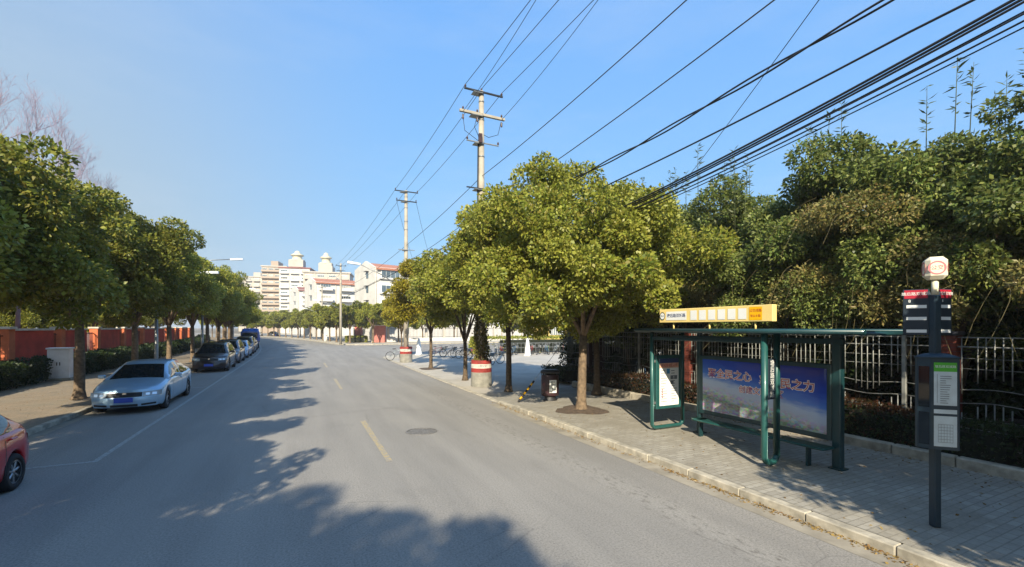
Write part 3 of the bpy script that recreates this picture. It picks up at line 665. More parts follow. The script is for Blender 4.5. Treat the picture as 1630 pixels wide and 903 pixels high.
def drum(x, y, label):
    t = empty('pole_guard_drum', (x, y, .03), 0, label, 'concrete drum', 'banded concrete drums round the pole feet')
    b = MB(); b.lathe([(.2, 1.12), (.44, 1.14), (.45, 1.12), (.45, .98)], M['bandred'], 32); b.lathe([(.451, .98), (.451, .8)], M['bandwhite'], 32)
    b.lathe([(.45, .8), (.45, .62)], M['bandred'], 32); b.lathe([(.45, .62), (.46, .0)], M['drum'], 32); b.build('drum', t)
    b = MB()
    T0 = Matrix.Rotation(0, 4, 'Z')
    for i, ch in enumerate('注意安全'):
        a = R(-115 + i * 13 - 12); T = TX((.454 * math.cos(a), .454 * math.sin(a), .89), (-math.sin(a), math.cos(a), 0), (0, 0, 1)); b.text(ch, T, .12, M['greyink'])
    b.build('painted_lettering', t)
A1 = [(12.75, -.85, .95, .07, 'darksteel', (-.8, .9)), (11.75, -1.05, 1.05, .11, 'concrete', (-.9, -.25, .9)), (10.55, -.75, .75, .05, 'galv', (-.72, .72)), (8.55, -.75, .75, .05, 'darksteel', ())]
A2 = [(12.45, -.85, .85, .07, 'darksteel', (-.8, .8)), (11.75, -.75, .75, .07, 'darksteel', (-.7, .7)), (8.2, -.6, .6, .05, 'galv', ())]
def ex1(t, h):
    b = MB(); insul(b, (0, 0, h)); b.build('top_insulator', t)
    b = MB()
    for p in ([(-.9, -.1, 11.7), (-.8, -.1, 11.0), (-.3, -.15, 10.7), (-.1, -.15, 10.6)], [(.9, -.1, 11.7), (.75, -.1, 11.1), (.3, -.1, 10.9), (.05, -.15, 10.95)], [(-.25, -.1, 11.7), (-.4, -.2, 11.2), (-.15, -.2, 10.7)]):
        q = [Vector(p[0]).lerp(Vector(p[-1]), 0)] + [Vector(v) for v in p[1:]]; b.tube(q, .012, M['cable'], 5)
    for xi in (-.9, -.25, .9): b.lathe([(.03, 11.45), (.05, 11.5), (.03, 11.55), (.05, 11.6), (.03, 11.65)], M['porcelain'], 8, xi, -.15)
    b.build('jumper_wires', t)
    b = MB(); b.box(-.2, -.05, -.26, -.12, 10.55, 10.95, M['porcelain'], .01); b.build('fuse_box', t)
    b = MB(); b.tube([(-.17, -.05, 10.6), (-.2, -.03, 7), (-.22, 0, 1.2)], .03, M['darksteel'], 6); b.build('conduit', t)
def lamp_arm(t, z0, z1, ln, hd=.75):
    b = MB(); b.tube([(0, 0, z0), (-ln * .5, -.1, z0 + (z1 - z0) * .6), (-ln, -.15, z1)], [.045, .04, .03], M['galv'], 8); a = b.build('lamp_arm', t)
    b = MB(); T = TX((-ln, -.15, z1), (-1, 0, .12), (0, -1, 0))
    b.prism([(-.1, -.08), (hd * .6, -.17), (hd, -.1), (hd + .03, 0), (hd, .1), (hd * .6, .17), (-.1, .08)], -.09, .06, M['cab'], T); h_ = b.build('lamp_head', a, recalc=True)
def ex2(t, h):
    lamp_arm(t, 5.2, 7.0, 3.3)
    b = MB(); n = 20; pts = [(-.25 + .2 * math.cos(6.2832 * k / n), -.25, 6.65 + .36 * math.sin(6.2832 * k / n)) for k in range(n + 1)]
    b.tube(pts, .06, M['cable'], 8, caps=False); b.build('cable_coil', t)
def ex3(t, h): lamp_arm(t, 5.0, 6.2, 2.8)
P1 = (7.15, 17.95); P2 = (7.0, 32.5); P3 = (5.2, 67.2)
utility_pole(*P1, 'tall concrete utility pole beside the bus shelter trees, nearest, with three crossarms and jumper wires', arms=A1, extra=ex1)
utility_pole(*P2, 'concrete utility pole at the plaza corner with long lamp arm and hanging cable coil', arms=A2, extra=ex2, h=12.6)
utility_pole(*P3, 'concrete pole with lamp arm standing beyond the side street', arms=[(11.2, -.7, .7, .06, 'darksteel', (-.6, .6)), (10.5, -.6, .6, .06, 'darksteel', ())], extra=ex3, h=11.6, base=RP)
utility_pole(4.0, 98, 'farthest concrete pole with lamp arm among the roadside trees', arms=[(10.6, -.7, .7, .06, 'darksteel', (-.6, .6))], extra=ex3, h=11, base=RP)
drum(P1[0], P1[1], 'red and white banded concrete drum with faded lettering round the nearest utility pole')
drum(P2[0], P2[1], 'red and white banded concrete drum round the pole at the plaza corner')
_rg = np.random.default_rng(8); _n = 2600; _a = _rg.uniform(0, 6.2832, _n); _z = 1.1 + 2.6 * _rg.random(_n) ** 1.3; _r = .19 + np.abs(_rg.normal(size=_n)) * .06 + .05 * np.sin(_z * 5 + _a)
_P = np.stack([_r * np.cos(_a), _r * np.sin(_a), _z], 1); _D = np.stack([np.cos(_a), np.sin(_a), -.8 + 0 * _a], 1) + _rg.normal(size=(_n, 3)) * .5
_t = empty('creeper', (P1[0], P1[1], .03), 0, 'dusty ivy climbing the lower shaft of the nearest utility pole above its drum', 'creeper'); _V = leafverts(_P, _D, .09, .035, _rg); npmesh('foliage', _V, quads(_V), M['leaf_dry'], _t)
_b = MB(); _b.tube([(.17 * math.cos(k * .5), .17 * math.sin(k * .5), 1.1 + k * .09) for k in range(28)], .012, M['bark'], 4); _b.build('stem', _t)
def cable(pts, r, label, group='overhead cables strung between the poles', sag=.25, mat='cable', n=14):
    P = []
    for i in range(len(pts) - 1):
        a, c = Vector(pts[i]), Vector(pts[i + 1]); sg = sag[i] if isinstance(sag, (list, tuple)) else sag
        for k in range(n + (i == len(pts) - 2)):
            s_ = k / n; p = a.lerp(c, s_); p.z -= sg * 4 * s_ * (1 - s_); P.append(p)
    b = MB(); b.tube(P, r, M[mat], 5); o = b.build('power_cable'); return tag(o, label, 'cable', group)
for dx, z1, z2, lb in ((-.8, 12.98, 12.66, 'left'), (0.05, 13.1, 12.75, 'middle'), (.9, 12.98, 12.66, 'right')):
    cable([(P1[0] + dx, -30, z1 + .2), (P1[0] + dx, P1[1] - .17, z1), (P2[0] + dx * .95, P2[1] - .17, z2), (P3[0] + dx * .75, P3[1], 11.4), (4 + dx * .7, 98, 10.8)], .012,
          f'thin top power wire on the {lb} of the three highest, strung over the pole tops', sag=[.9, .15, .5, .4], mat='wirepale')
for dx in (-.9, .9):
    cable([(P1[0] + dx, P1[1] - .1, 11.8), (P1[0] + dx * .95, 8.5, 12.75)], .01, 'short drop wire joining the second crossarm to the wire above it', sag=.2, mat='wirepale', group='short drop wires')
    cable([(P2[0] + dx * .8, P2[1] - .1, 11.85), (11.5 + dx, 44, 8.2), (24 + dx, 66, 7.0)], .012, 'thin wire leaving the corner pole down towards the white apartment block', sag=.4, mat='wirepale', group='wires to the apartment block')
cable([(7.2, -30, 9.9), (7.3, 2, 9.75), (7.15, P1[1], 9.2), (7.0, P2[1], 8.6), (5.2, 67, 8.0)], .014, 'single grey wire crossing the nearest pole well below its crossarms', sag=[.3, .2, .1, .4], mat='wirepale')
cable([(7.3, -30, 8.6), (7.35, 2, 8.45), (7.25, P1[1], 7.8), (7.1, P2[1], 7.4), (5.2, 67, 7.2)], .014, 'single grey wire disappearing behind the top of the big camphor tree', sag=[.3, .2, .1, .4], mat='wirepale')
def twisted(pts, label):
    P = []
    for i in range(len(pts) - 1):
        a, c = Vector(pts[i]), Vector(pts[i + 1])
        for k in range(40 + (i == len(pts) - 2)): P.append(a.lerp(c, k / 40))
    b = MB()
    for s_ in (0, math.pi):
        Q = [p + Vector((math.cos(p.y * 1.6 + s_) * .035, 0, math.sin(p.y * 1.6 + s_) * .035)) for p in P]; b.tube(Q, .018, M['cable'], 5)
    o = b.build('power_cable'); tag(o, label, 'cable', 'overhead cables strung between the poles')
twisted([(7.3, -28, 7.9), (7.3, 2, 7.15), (7.3, 8, 6.95), (7.25, P1[1], 7.0), (7.1, P2[1], 7.05), (5.3, 67, 6.6)], 'loosely twisted pair of black cables running into the top of the big tree')
cable([(7.35, -28, 7.4), (7.35, 3, 6.55), (7.3, 9, 6.35), (7.3, P1[1], 6.3)], .018, 'single black cable just above the thick cable bundle', sag=.04)
rr = random.Random(9)
for i in range(7):
    dz = -i * .035; dx = rr.uniform(-.04, .04) + i * .03; r_ = (.02, .018, .016, .011, .012, .013, .01)[i]
    cable([(7.35 + dx, -28, 7.6 + dz), (7.35 + dx, 1.5, 6.42 + dz * (1.0 if i < 3 else 1.3)), (7.3 + dx, 8, 5.66 + dz), (7.25, P1[1], 5.4 + dz * .5)], r_, 'one strand of the thick black telephone cable bundle sloping into the big tree', sag=[.3, .06, .1])
cable([(5.2, -3.4, 11.2), (10.6, 6, 10.0), (15.5, 14.7, 8.9), (24, 30, 7.2)], .011, 'thin wire crossing diagonally under the other cables towards the bushes', sag=.05, mat='wirepale')

# ------------------------------------------------------------------ street lamps on the left
def street_lamp(x, y, label, h=7.4):
    t = empty('street_lamp', (x, y, RP), 0, label, 'street lamp', 'street lamps on the left pavement')
    b = MB(); b.tube([(0, 0, 0), (0, 0, .5), (0, 0, h)], [.11, .09, .06], M['galv'], 10); b.build('post', t)
    b = MB(); b.tube([(0, 0, h - .1), (.6, 0, h + .2), (1.9, 0, h + .35)], [.04, .035, .03], M['galv'], 8); b.build('arm', t)
    b = MB(); b.prism([(-.1, -.07), (.5, -.15), (.75, -.08), (.78, 0), (.75, .08), (.5, .15), (-.1, .07)], -.08, .05, M['cab'], TX((1.9, 0, h + .36), (1, 0, .08), (0, 1, 0))); b.build('lamp_head', t)
street_lamp(-6.6, 28.0, 'grey street lamp post behind the silver sedan, its head hidden in leaves', 5.0)
street_lamp(-6.7, 40.2, 'grey street lamp whose arm reaches out of the left trees over the road')
street_lamp(-8.2, 70, 'grey street lamp further down the left pavement beside the blue truck')

# ------------------------------------------------------------------ left side: wall, hedge, cabinet
def left_wall():
    t = empty('boundary_wall', (-12.5, 40, RP), 0, 'long red boundary wall with orange pillars, pale coping and dark railings', 'wall')
    X = lambda x, y: x + off(y) + 12.5
    y = 4.0; i = 0
    while y < 118:
        L = 5.0; xx = X(-12.5, y); x2 = X(-12.5, y + L) ; ang = math.atan2(x2 - xx, L)
        Tm = Matrix.Translation((xx + 0, y - 40, 0)) @ Matrix.Rotation(-ang, 4, 'Z')
        b = MB(); b.box(-.22, .22, -.25, .25, 0, 2.38, M['wallorange'], .01, T=Tm); b.box(-.28, .28, -.31, .31, 2.38, 2.5, M['capwhite'], .015, T=Tm); b.build('pillar', t)
        solid = 3.1 if i % 2 == 0 else 3.9
        b = MB(); b.box(-.12, .12, .25, .25 + solid, 0, 2.3, M['wallred'], T=Tm); b.box(-.18, .18, .25, .25 + solid, 2.3, 2.4, M['capwhite'], .01, T=Tm)
        b.box(-.12, .12, .25 + solid, L - .25, 0, .7, M['wallred'], T=Tm); b.box(-.15, .15, .25 + solid, L - .25, .7, .78, M['capwhite'], T=Tm); b.build('panel', t)
        b = MB(); yy = .25 + solid + .1
        while yy < L - .3: b.box(-.012, .012, yy - .012, yy + .012, .78, 2.15, M['rail_l'], T=Tm); yy += .14
        for z in (.9, 2.05): b.box(-.02, .02, .25 + solid, L - .25, z, z + .04, M['rail_l'], T=Tm)
        b.build('railing', t); y += L / math.cos(ang) * math.cos(ang); i += 1
left_wall()
def hedge(name, x0, x1, y0, y1, z0, h, n, mat, label, seed, L=.07, W=.028, group='clipped hedges', bendy=False):
    rng = np.random.default_rng(seed); t = empty(name, ((x0 + x1) / 2, (y0 + y1) / 2, z0), 0, label, 'hedge', group)
    hx, hy = (x1 - x0) / 2, (y1 - y0) / 2
    # leaves on top and on both faces of the clipped block plus some inside
    P = rng.uniform([-hx, -hy, .05], [hx, hy, h], (n, 3)); q = rng.random(n)
    P[:, 0] = np.where(q < .4, hx + rng.normal(size=n) * .05, P[:, 0]); P[:, 2] = np.where((q >= .4) & (q < .75), h + rng.normal(size=n) * .04, P[:, 2]); P[:, 0] = np.where((q >= .75) & (q < .95), -hx + rng.normal(size=n) * .05, P[:, 0])
    P[:, 2] += .07 * np.sin(P[:, 1] * 1.7 + seed) * (P[:, 2] / h); P[:, 0] += .06 * np.sin(P[:, 1] * 2.3 + P[:, 2] * 4)
    if bendy: P[:, 0] += np.array([off(v + (y0 + y1) / 2) for v in P[:, 1]]) 
    V = leafverts(P, rng.normal(size=(n, 3)) + [0, 0, .4], L, W, rng); npmesh('foliage', V, quads(V), M[mat], t)
    b = MB(); rr = random.Random(seed)
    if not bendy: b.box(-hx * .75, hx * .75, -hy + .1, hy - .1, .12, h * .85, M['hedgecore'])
    yy = -hy + .2
    while yy < hy: 
        ox = off(yy + (y0 + y1) / 2) if bendy else 0
        b.tube([(ox + rr.uniform(-.1, .1), yy, 0), (ox + rr.uniform(-hx, hx) * .6, yy + rr.uniform(-.2, .2), h * .8)], [.02, .008], M['bark'], 4); yy += .35
    b.build('stems', t); return t
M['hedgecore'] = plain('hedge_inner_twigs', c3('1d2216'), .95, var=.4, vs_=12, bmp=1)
hedge('hedge', -11.6, -10.4, 12, 27.4, RP, .95, 16000, 'leaf_hedge', 'clipped dark green hedge on the left, nearer side of the white cabinet', 1, .1, .04)
hedge('hedge', -11.5, -10.1, 28.4, 44, RP, .95, 15000, 'leaf_hedge', 'clipped dark green hedge behind the silver sedan', 2, .11, .045)
hedge('hedge', -11.5, -10.1, 45, 100, RP, .95, 16000, 'leaf_hedge', 'far stretch of clipped hedge running beside the parked car row', 3, .2, .08, bendy=True)
t = empty('utility_cabinet', (-10.15, 27.8, RP), R(6), 'pale grey electrical cabinet standing at the end of the left hedge', 'cabinet')
b = MB(); b.box(-.38, .38, -.28, .28, .1, 1.45, M['cab'], .015); b.box(-.42, .42, -.32, .32, 1.45, 1.52, M['cab'], .01); b.build('body', t, recalc=True)
b = MB(); b.box(-.42, .42, -.32, .32, 0, .1, M['concrete'], .01); b.build('plinth', t, recalc=True)
for s_ in (-1, 1):
    b = MB(); b.box(s_ * .18 - .165, s_ * .18 + .165, -.292, -.282, .16, 1.4, M['cab']); d_ = b.build('door', t)
    b = MB(); b.box(s_ * .05 - .015, s_ * .05 + .015, -.31, -.292, .7, .85, M['darksteel']); b.build('handle', d_)

# ------------------------------------------------------------------ right side: fence, shrubs behind it
def right_fence():
    t = empty('iron_fence', (11.55, 5, .1), 0, 'ornamental pale iron fence with hanging bars under the overgrown bushes', 'fence')
    y = -6.0; i = 0
    while y < 15.9:
        L = 2.7; b = MB(); b.box(-.035, .035, y - 5 - .035, y - 5 + .035, 0, 2.35, M['fence'], .006); b.build('post', t)
        b = MB(); n = 24
        for k in range(1, n):
            yy = y - 5 + L * k / n; ph = math.cos((k / n) * math.pi * 4)
            up = 1.32 + .22 * ph; lo = .92 + .14 * ph
            if k % 2 == 0 or abs(ph) > .6: b.tube([(0, yy, 2.3), (0, yy, up)], .011, M['fence'], 5)
            if k % 2 == 0 or abs(ph) > .6: b.tube([(0, yy, .25), (0, yy, lo)], .011, M['fence'], 5)
        for z, amp in ((2.3, 0), (2.12, 0), (1.30, .03), (1.04, .03), (.55, 0), (.25, 0)):
            b.tube([(0.012, y - 5 + L * k / 12, z + amp * math.cos(k / 12 * 4 * math.pi)) for k in range(13)], .009 if amp else .014, M['fence'], 5)
        for z in (1.9, 1.7, .75): b.tube([(.012, y - 5, z), (.012, y - 5 + L, z)], .006, M['fence'], 4)
        b.build('railing', t); y += L; i += 1
right_fence()
for y, lb in ((4.1, 'red brick fence pillar seen beside the bus stop timetable case'), (10.6, 'red brick fence pillar behind the left end of the bus shelter'), (-2.2, 'red brick fence pillar behind the bus stop pole, farthest right')):
    t = empty('brick_pillar', (11.62, y, .1), 0, lb, 'pillar', 'brick pillars of the right fence')
    b = MB()
    for k in range(30): b.box(-.14, .14, -.14, .14, k * .078, k * .078 + .07, M['brick'])
    b.box(-.13, .13, -.13, .13, 0, 2.33, M['shade']); b.build('shaft', t)
    b = MB(); b.box(-.18, .18, -.18, .18, 2.34, 2.42, M['shade'], .02); b.build('cap', t, recalc=True)
hedge('hedge', 10.75, 11.35, -3, 3.0, .1, .75, 9000, 'leaf_hedge', 'low dark green hedge in the bed at the right edge', 11, .06, .022)
hedge('hedge', 10.75, 11.35, 3.0, 8.2, .1, .7, 8500, 'leaf_hedge', 'low dark green hedge in the bed behind the advert wall', 12, .06, .022)
hedge('hedge', 10.75, 11.4, 4.3, 6.0, .1, .8, 2200, 'leaf_red', 'patch of reddish shrubs in the low hedge right of the shelter', 13, .06, .024)
hedge('hedge', 10.75, 11.35, 8.2, 15.6, .1, .7, 8500, 'leaf_red', 'low reddish brown hedge left of the bus shelter', 14, .07, .026)

def shrub(name, x, y, z0, z1, r, seed, mat, label, n=60, per=330, L=.09, W=.022, dry=None, shoots=0, ry=1.0, cat='shrub'):
    rng = np.random.default_rng(seed); t = empty(name, (x, y, .1), 0, label, cat, 'overgrown shrubs and small trees behind the iron fence')
    C, rad = crown_clumps(z0, z1, r, n, rng, cr=(.26, .52), lobes=.3); C[:, 1] *= ry
    V = clump_leaves(C, rad, per, L, W, rng, droop=.5); npmesh('crown', V, quads(V), M[mat], t)
    if dry:   # thin pale tangled runners hanging on the outside
        b = MB(); rr = random.Random(seed)
        for k in range(dry):
            i = rr.randrange(n); p = Vector(C[i]) + Vector((rr.uniform(-.6, .2), rr.uniform(-.5, .5), rr.uniform(0, .5))); pts = [p]; d = Vector((rr.uniform(-.5, .1), rr.uniform(-.6, .6), rr.uniform(-.1, .5)))
            for s_ in range(6): d += Vector((rr.uniform(-.25, .15), rr.uniform(-.25, .25), -.28)); p = p + d * .22; pts.append(p.copy())
            b.tube(pts, .004, M['runner'], 3, caps=False)
        b.build('runners', t)
    b = MB(); rr = random.Random(seed + 1)
    for k in range(5):
        a = rr.uniform(0, 6.28); b.tube([(math.cos(a) * .15, math.sin(a) * .15, -.05), (math.cos(a) * .5, math.sin(a) * .5, z1 * .4), (math.cos(a) * r * .5, math.sin(a) * r * .5 * ry, z1 * .8)], [.07, .045, .015], M['bark'], 6)
    b.build('trunk', t)
    for k in range(shoots):
        rr2 = random.Random(seed * 31 + k); sx, sy = rr2.uniform(-r * .5, r * .3), rr2.uniform(-r * .8, r * .8) * ry; hh = rr2.uniform(.5, 1.2); zb = z1 - .9
        b = MB(); lean = rr2.uniform(-.15, .15); b.tube([(sx, sy, zb), (sx + lean * .4, sy + lean * .5, zb + .5 + hh * .6), (sx + lean, sy + lean, zb + .9 + hh)], [.012, .009, .004], M['stem'], 4)
        P = []; D = []
        for j in range(int(16 + hh * 14)):
            s_ = rr2.uniform(.35, 1); a = rr2.uniform(0, 6.28); P.append((sx + lean * s_, sy + lean * s_, zb + (.9 + hh) * s_)); D.append((math.cos(a), math.sin(a), rr2.uniform(-.2, .9)))
        o = b.build('shoot', t); V = leafverts(np.array(P), np.array(D), .2, .022, rng); npmesh('leaves', V, quads(V), M['leaf_bamboo'], o)
    return t
M['runner'] = plain('pale_dry_runners', c3('6d6340'), .9, var=.25)
K = 'shrub'
shrub(K, 14.4, -1.4, 2.0, 7.4, 3.0, 21, 'leaf_bush', 'tallest dark broadleaf bush at the right edge of the picture', 225, 520, .1, .028, shoots=6)
shrub(K, 13.9, 2.6, 2.0, 7.2, 3.1, 127, 'leaf_bush', 'dark broadleaf bush rising above the ivory top box of the bus stop', 225, 520, .1, .028, shoots=7)
shrub(K, 14.0, 6.2, 2.0, 7.4, 3.0, 23, 'leaf_bush', 'dark bush with thin upright shoots above the right half of the shelter', 210, 420, .11, .034, shoots=7)
shrub(K, 14.4, 9.8, 2.0, 7.6, 3.1, 24, 'leaf_bush', 'dark green bush above the yellow route board', 195, 400, .11, .034, shoots=6)
shrub(K, 14.8, 13.6, 2.0, 8.2, 3.1, 25, 'leaf_bush', 'dark bush just right of the big camphor tree', 195, 460, .1, .03, shoots=6)
shrub(K, 17.5, 17.0, 2.0, 7.4, 3.0, 26, 'leaf_bush', 'dark bush half hidden behind the crown of the big camphor tree', 50, 300, .15, .04, shoots=3)
for i, (x, y, h_, lb) in enumerate(((13.3, 4.6, 6.3, 'mid green bush filling the gap behind the bus stop route boards'), (13.4, 8.0, 6.3, 'mid green bush above the right end of the yellow board'), (13.8, 11.8, 6.8, 'mid green bush above the left end of the yellow board'), (13.4, 1.0, 6.2, 'mid green bush low at the right edge behind the dry creeper'))):
    shrub(K, x, y, 2.4, h_, 2.3, 91 + i, 'leaf_bush', lb, 130, 360, .1, .03, shoots=3)
shrub('creeper', 12.5, .9, 1.8, 5.6, 2.0, 31, 'leaf_dry', 'tangled dry yellowish creeper draped over the fence at the right edge', 95, 520, .085, .022, dry=90, ry=1.5, cat='creeper')
shrub('creeper', 12.5, 4.6, 1.8, 5.4, 1.9, 32, 'leaf_dry', 'tangled dry creeper hanging behind the bus stop route boards', 95, 520, .085, .022, dry=90, ry=1.4, cat='creeper')
shrub('creeper', 12.6, 8.0, 1.8, 5.0, 1.8, 33, 'leaf_bush', 'green creeper mound over the fence behind the shelter roof', 90, 520, .085, .022, dry=50, ry=1.4, cat='creeper')
shrub('creeper', 12.7, 11.4, 1.8, 5.0, 1.8, 34, 'leaf_dry', 'olive creeper mound over the fence behind the left end of the yellow board', 90, 480, .085, .024, dry=50, ry=1.4, cat='creeper')
shrub('creeper', 12.9, 14.6, 1.0, 4.8, 1.5, 35, 'leaf_bush', 'dark creeper mound at the fence corner behind the tree trunk', 44, 360, .09, .024, ry=1.2, cat='creeper')
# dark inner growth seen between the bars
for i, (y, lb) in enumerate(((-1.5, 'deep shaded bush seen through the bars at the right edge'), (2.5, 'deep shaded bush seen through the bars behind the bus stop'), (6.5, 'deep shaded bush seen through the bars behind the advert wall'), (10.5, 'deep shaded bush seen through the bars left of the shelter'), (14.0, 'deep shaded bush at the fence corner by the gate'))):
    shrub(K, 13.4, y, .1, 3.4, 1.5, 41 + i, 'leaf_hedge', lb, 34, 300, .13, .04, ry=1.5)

hedge('hedge', 16.5, 18.5, -14, 15, .1, 4.6, 16000, 'leaf_hedge', 'tall dense hedge closing the view inside the fenced garden', 77, .2, .07)
for i, y in enumerate((-5.5, 16.5)):
    shrub('shrub', 15.2, y, .1, 5.8, 2.3, 81 + i, 'leaf_bush', ['bush beyond the right edge of the picture', 'bush between the fence corner and the gate canopy'][i], 60, 320, .13, .04)
# ------------------------------------------------------------------ trees
G_R = 'camphor trees along the right pavement'; G_L = 'camphor trees along the left pavement'
def tree_pit(x, y, label):
    t = empty('tree_pit', (x, y, hr(y)), 0, label, 'tree pit', 'soil pits round the right trees')
    rng = np.random.default_rng(int(x * 10 + y * 7)); n = 26; b = MB(); vs_ = [(0, 0, .05)]
    for k in range(n): a = 6.2832 * k / n; r_ = .75 + .12 * math.sin(3 * a + y) + rng.uniform(-.05, .05); vs_.append((r_ * math.cos(a), r_ * math.sin(a), .003))
    b.add(vs_, [(0, 1 + k, 1 + (k + 1) % n) for k in range(n)], M['soil'], True); b.build('soil', t)
make_tree('camphor_tree', (7.6, 11.0, .1), 1.95, 7.1, 3.4, .13, 310, 520, .1, .034, 101, 'leaf', 'bark_pale', 'big round camphor tree next to the bus shelter, lit yellow green', group=G_R, fork=2.3, lean=.1)
make_tree('camphor_tree', (7.5, 15.9, .03), 2.3, 7.9, 3.0, .11, 170, 460, .11, .036, 102, 'leaf', 'bark', 'tall camphor tree with straight dark trunk between the bin and the nearest drum', group=G_R, fork=2.6)
make_tree('camphor_tree', (7.2, 20.2, .03), 2.4, 7.0, 2.6, .1, 110, 420, .12, .04, 103, 'leaf', 'bark', 'camphor tree forking just behind the nearest banded drum', group=G_R, fork=1.9)
make_tree('camphor_tree', (7.3, 26.8, .03), 2.3, 6.7, 2.4, .1, 90, 350, .13, .045, 104, 'leaf_y', 'bark', 'smaller yellow leaved camphor tree between the two banded drums', group=G_R, fork=2.2)
make_tree('camphor_tree', (7.8, 38.0, .03), 2.4, 5.4, 1.7, .07, 40, 260, .14, .05, 105, 'leaf_y', 'bark', 'slender yellowish tree just past the far banded drum', group=G_R, fork=2.0)
make_tree('camphor_tree', (10.1, 13.6, .1), 1.6, 6.2, 1.9, .12, 130, 420, .11, .036, 106, 'leaf', 'bark', 'camphor tree behind the big one, crown over the left end of the shelter', group=G_R, fork=2.0)
tree_pit(7.6, 11.0, 'round patch of bare soil at the foot of the big camphor tree')
tree_pit(7.3, 26.8, 'round patch of bare soil under the small yellow leaved tree')
# trees behind the camera that shade the foreground
make_tree('camphor_tree', (6.9, -2.3, RP), 2.0, 5.0, 3.0, .13, 120, 360, .13, .045, 107, 'leaf', 'bark', 'camphor tree on the pavement that casts its shade over the bus stop pole', group=G_R)
make_tree('camphor_tree', (9.6, -3.2, RP), 2.0, 5.2, 2.9, .11, 110, 360, .13, .045, 109, 'leaf', 'bark', 'low camphor tree by the bed, shading the paving at the lower right', group=G_R)
make_tree('camphor_tree', (7.0, -7.5, RP), 2.7, 7.8, 2.7, .13, 60, 330, .13, .045, 108, 'leaf', 'bark', 'camphor tree behind the viewer shading the right pavement', group=G_R)
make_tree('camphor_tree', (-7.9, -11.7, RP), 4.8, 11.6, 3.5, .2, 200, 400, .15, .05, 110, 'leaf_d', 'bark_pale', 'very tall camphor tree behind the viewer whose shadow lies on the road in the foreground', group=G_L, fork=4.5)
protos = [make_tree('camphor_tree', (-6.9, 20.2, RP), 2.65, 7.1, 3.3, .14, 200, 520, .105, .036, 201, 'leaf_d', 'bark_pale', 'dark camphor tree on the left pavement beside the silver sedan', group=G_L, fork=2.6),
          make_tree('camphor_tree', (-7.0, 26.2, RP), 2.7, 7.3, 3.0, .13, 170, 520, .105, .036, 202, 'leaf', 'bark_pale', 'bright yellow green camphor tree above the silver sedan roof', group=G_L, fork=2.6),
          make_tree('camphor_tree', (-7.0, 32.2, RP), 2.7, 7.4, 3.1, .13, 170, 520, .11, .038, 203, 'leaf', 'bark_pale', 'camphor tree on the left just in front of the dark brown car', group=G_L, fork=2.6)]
spots = [(-6.9, 14.0, 0, .98, 'dark camphor tree crown at the left edge of the picture'), (-6.9, 8.2, 1, .96, 'camphor tree beside the red car at the left edge, crown out of frame'),
         (-6.9, 2.4, 2, .98, 'left camphor tree level with the viewer'), (-6.8, -3.4, 0, 1.0, 'left camphor tree behind the viewer'), (-6.8, -7.0, 1, 1.0, 'left camphor tree second behind the viewer'), (-6.9, -17, 2, 1.05, 'farthest left camphor tree behind the viewer')]
for x, y, k, s_, lb in spots: copy_tree(protos[k], (x, y, RP), R(47 * y), s_, lb)
y = 38.5; i = 0
rowl = ['third', 'fourth', 'fifth', 'sixth', 'seventh', 'eighth', 'ninth', 'tenth', 'eleventh', 'twelfth', 'thirteenth', 'fourteenth', 'fifteenth', 'sixteenth', 'seventeenth', 'eighteenth', 'nineteenth', 'twentieth']
while y < 130:
    copy_tree(protos[(i * 2 + 1) % 3], (-7.0 + off(y), y, RP), R(77 * i + 20), 1.0 + .06 * math.sin(i * 2.1), f'left pavement camphor tree, {rowl[min(i + 1, 17)]} beyond the silver sedan'); y += 6 + (i % 2) * .7; i += 1
# second row inside the wall on the left, partly bare
for i, (x, y, s_) in enumerate(((-15.0, 22, .95), (-15.5, 30, .85), (-15.5, 38, .8), (-15.2, 47, .85), (-17, 57, .9), (-18, 68, .95), (-20, 80, .95), (-22.5, 92, 1.0))):
    copy_tree(protos[(i + 1) % 3], (x, y, 0), R(131 * i), s_, f'tree inside the red boundary wall, {rowl[i - 1] if i > 1 else ["nearest", "second"][i]} along it')
LOWTREES = [(-20, 33), (-21, 41), (-21, 50), (-22, 60), (-24, 71), (-26, 84), (-29, 98), (-33, 112)]
def bare_tree(x, y, h, seed, label):
    t = empty('bare_tree', (x, y, 0), 0, label, 'tree', 'leafless trees behind the red wall'); rr = random.Random(seed); b = MB(); tw = MB()
    b.tube([(0, 0, 0), (.1, 0, h * .5), (0, .1, h * .95)], [.13, .07, .015], M['twig'], 8)
    def br(p, d, L, r_, lv):
        q = p + d * L * .5 + Vector((rr.uniform(-.1, .1), rr.uniform(-.1, .1), 0)) * L; e = p + d * L + Vector((0, 0, .08 * L))
        (b if lv < 2 else tw).tube([p, q, e], [r_, r_ * .75, r_ * .45], M['twig'], 4 if lv else 5, caps=False)
        if lv < 4:
            for k in range(4 if lv < 3 else 5):
                s_ = rr.uniform(.35, 1); dd = (d + Vector((rr.uniform(-.8, .8), rr.uniform(-.8, .8), rr.uniform(-.1, .8)))).normalized(); br(p.lerp(e, s_), dd, L * rr.uniform(.5, .7), r_ * .55, lv + 1)
    for k in range(9):
        a = rr.uniform(0, 6.28); br(Vector((0, 0, h * rr.uniform(.35, .85))), Vector((math.cos(a) * .45, math.sin(a) * .45, .9)).normalized(), h * rr.uniform(.14, .2), .028, 0)
    b.build('trunk', t); tw.build('twigs', t)
bare_tree(-13.8, 33, 14.2, 5, 'tall leafless tree at the top left corner behind the crowns'); bare_tree(-14.0, 38.5, 14.5, 6, 'leafless tree with fine twigs showing above the left trees')
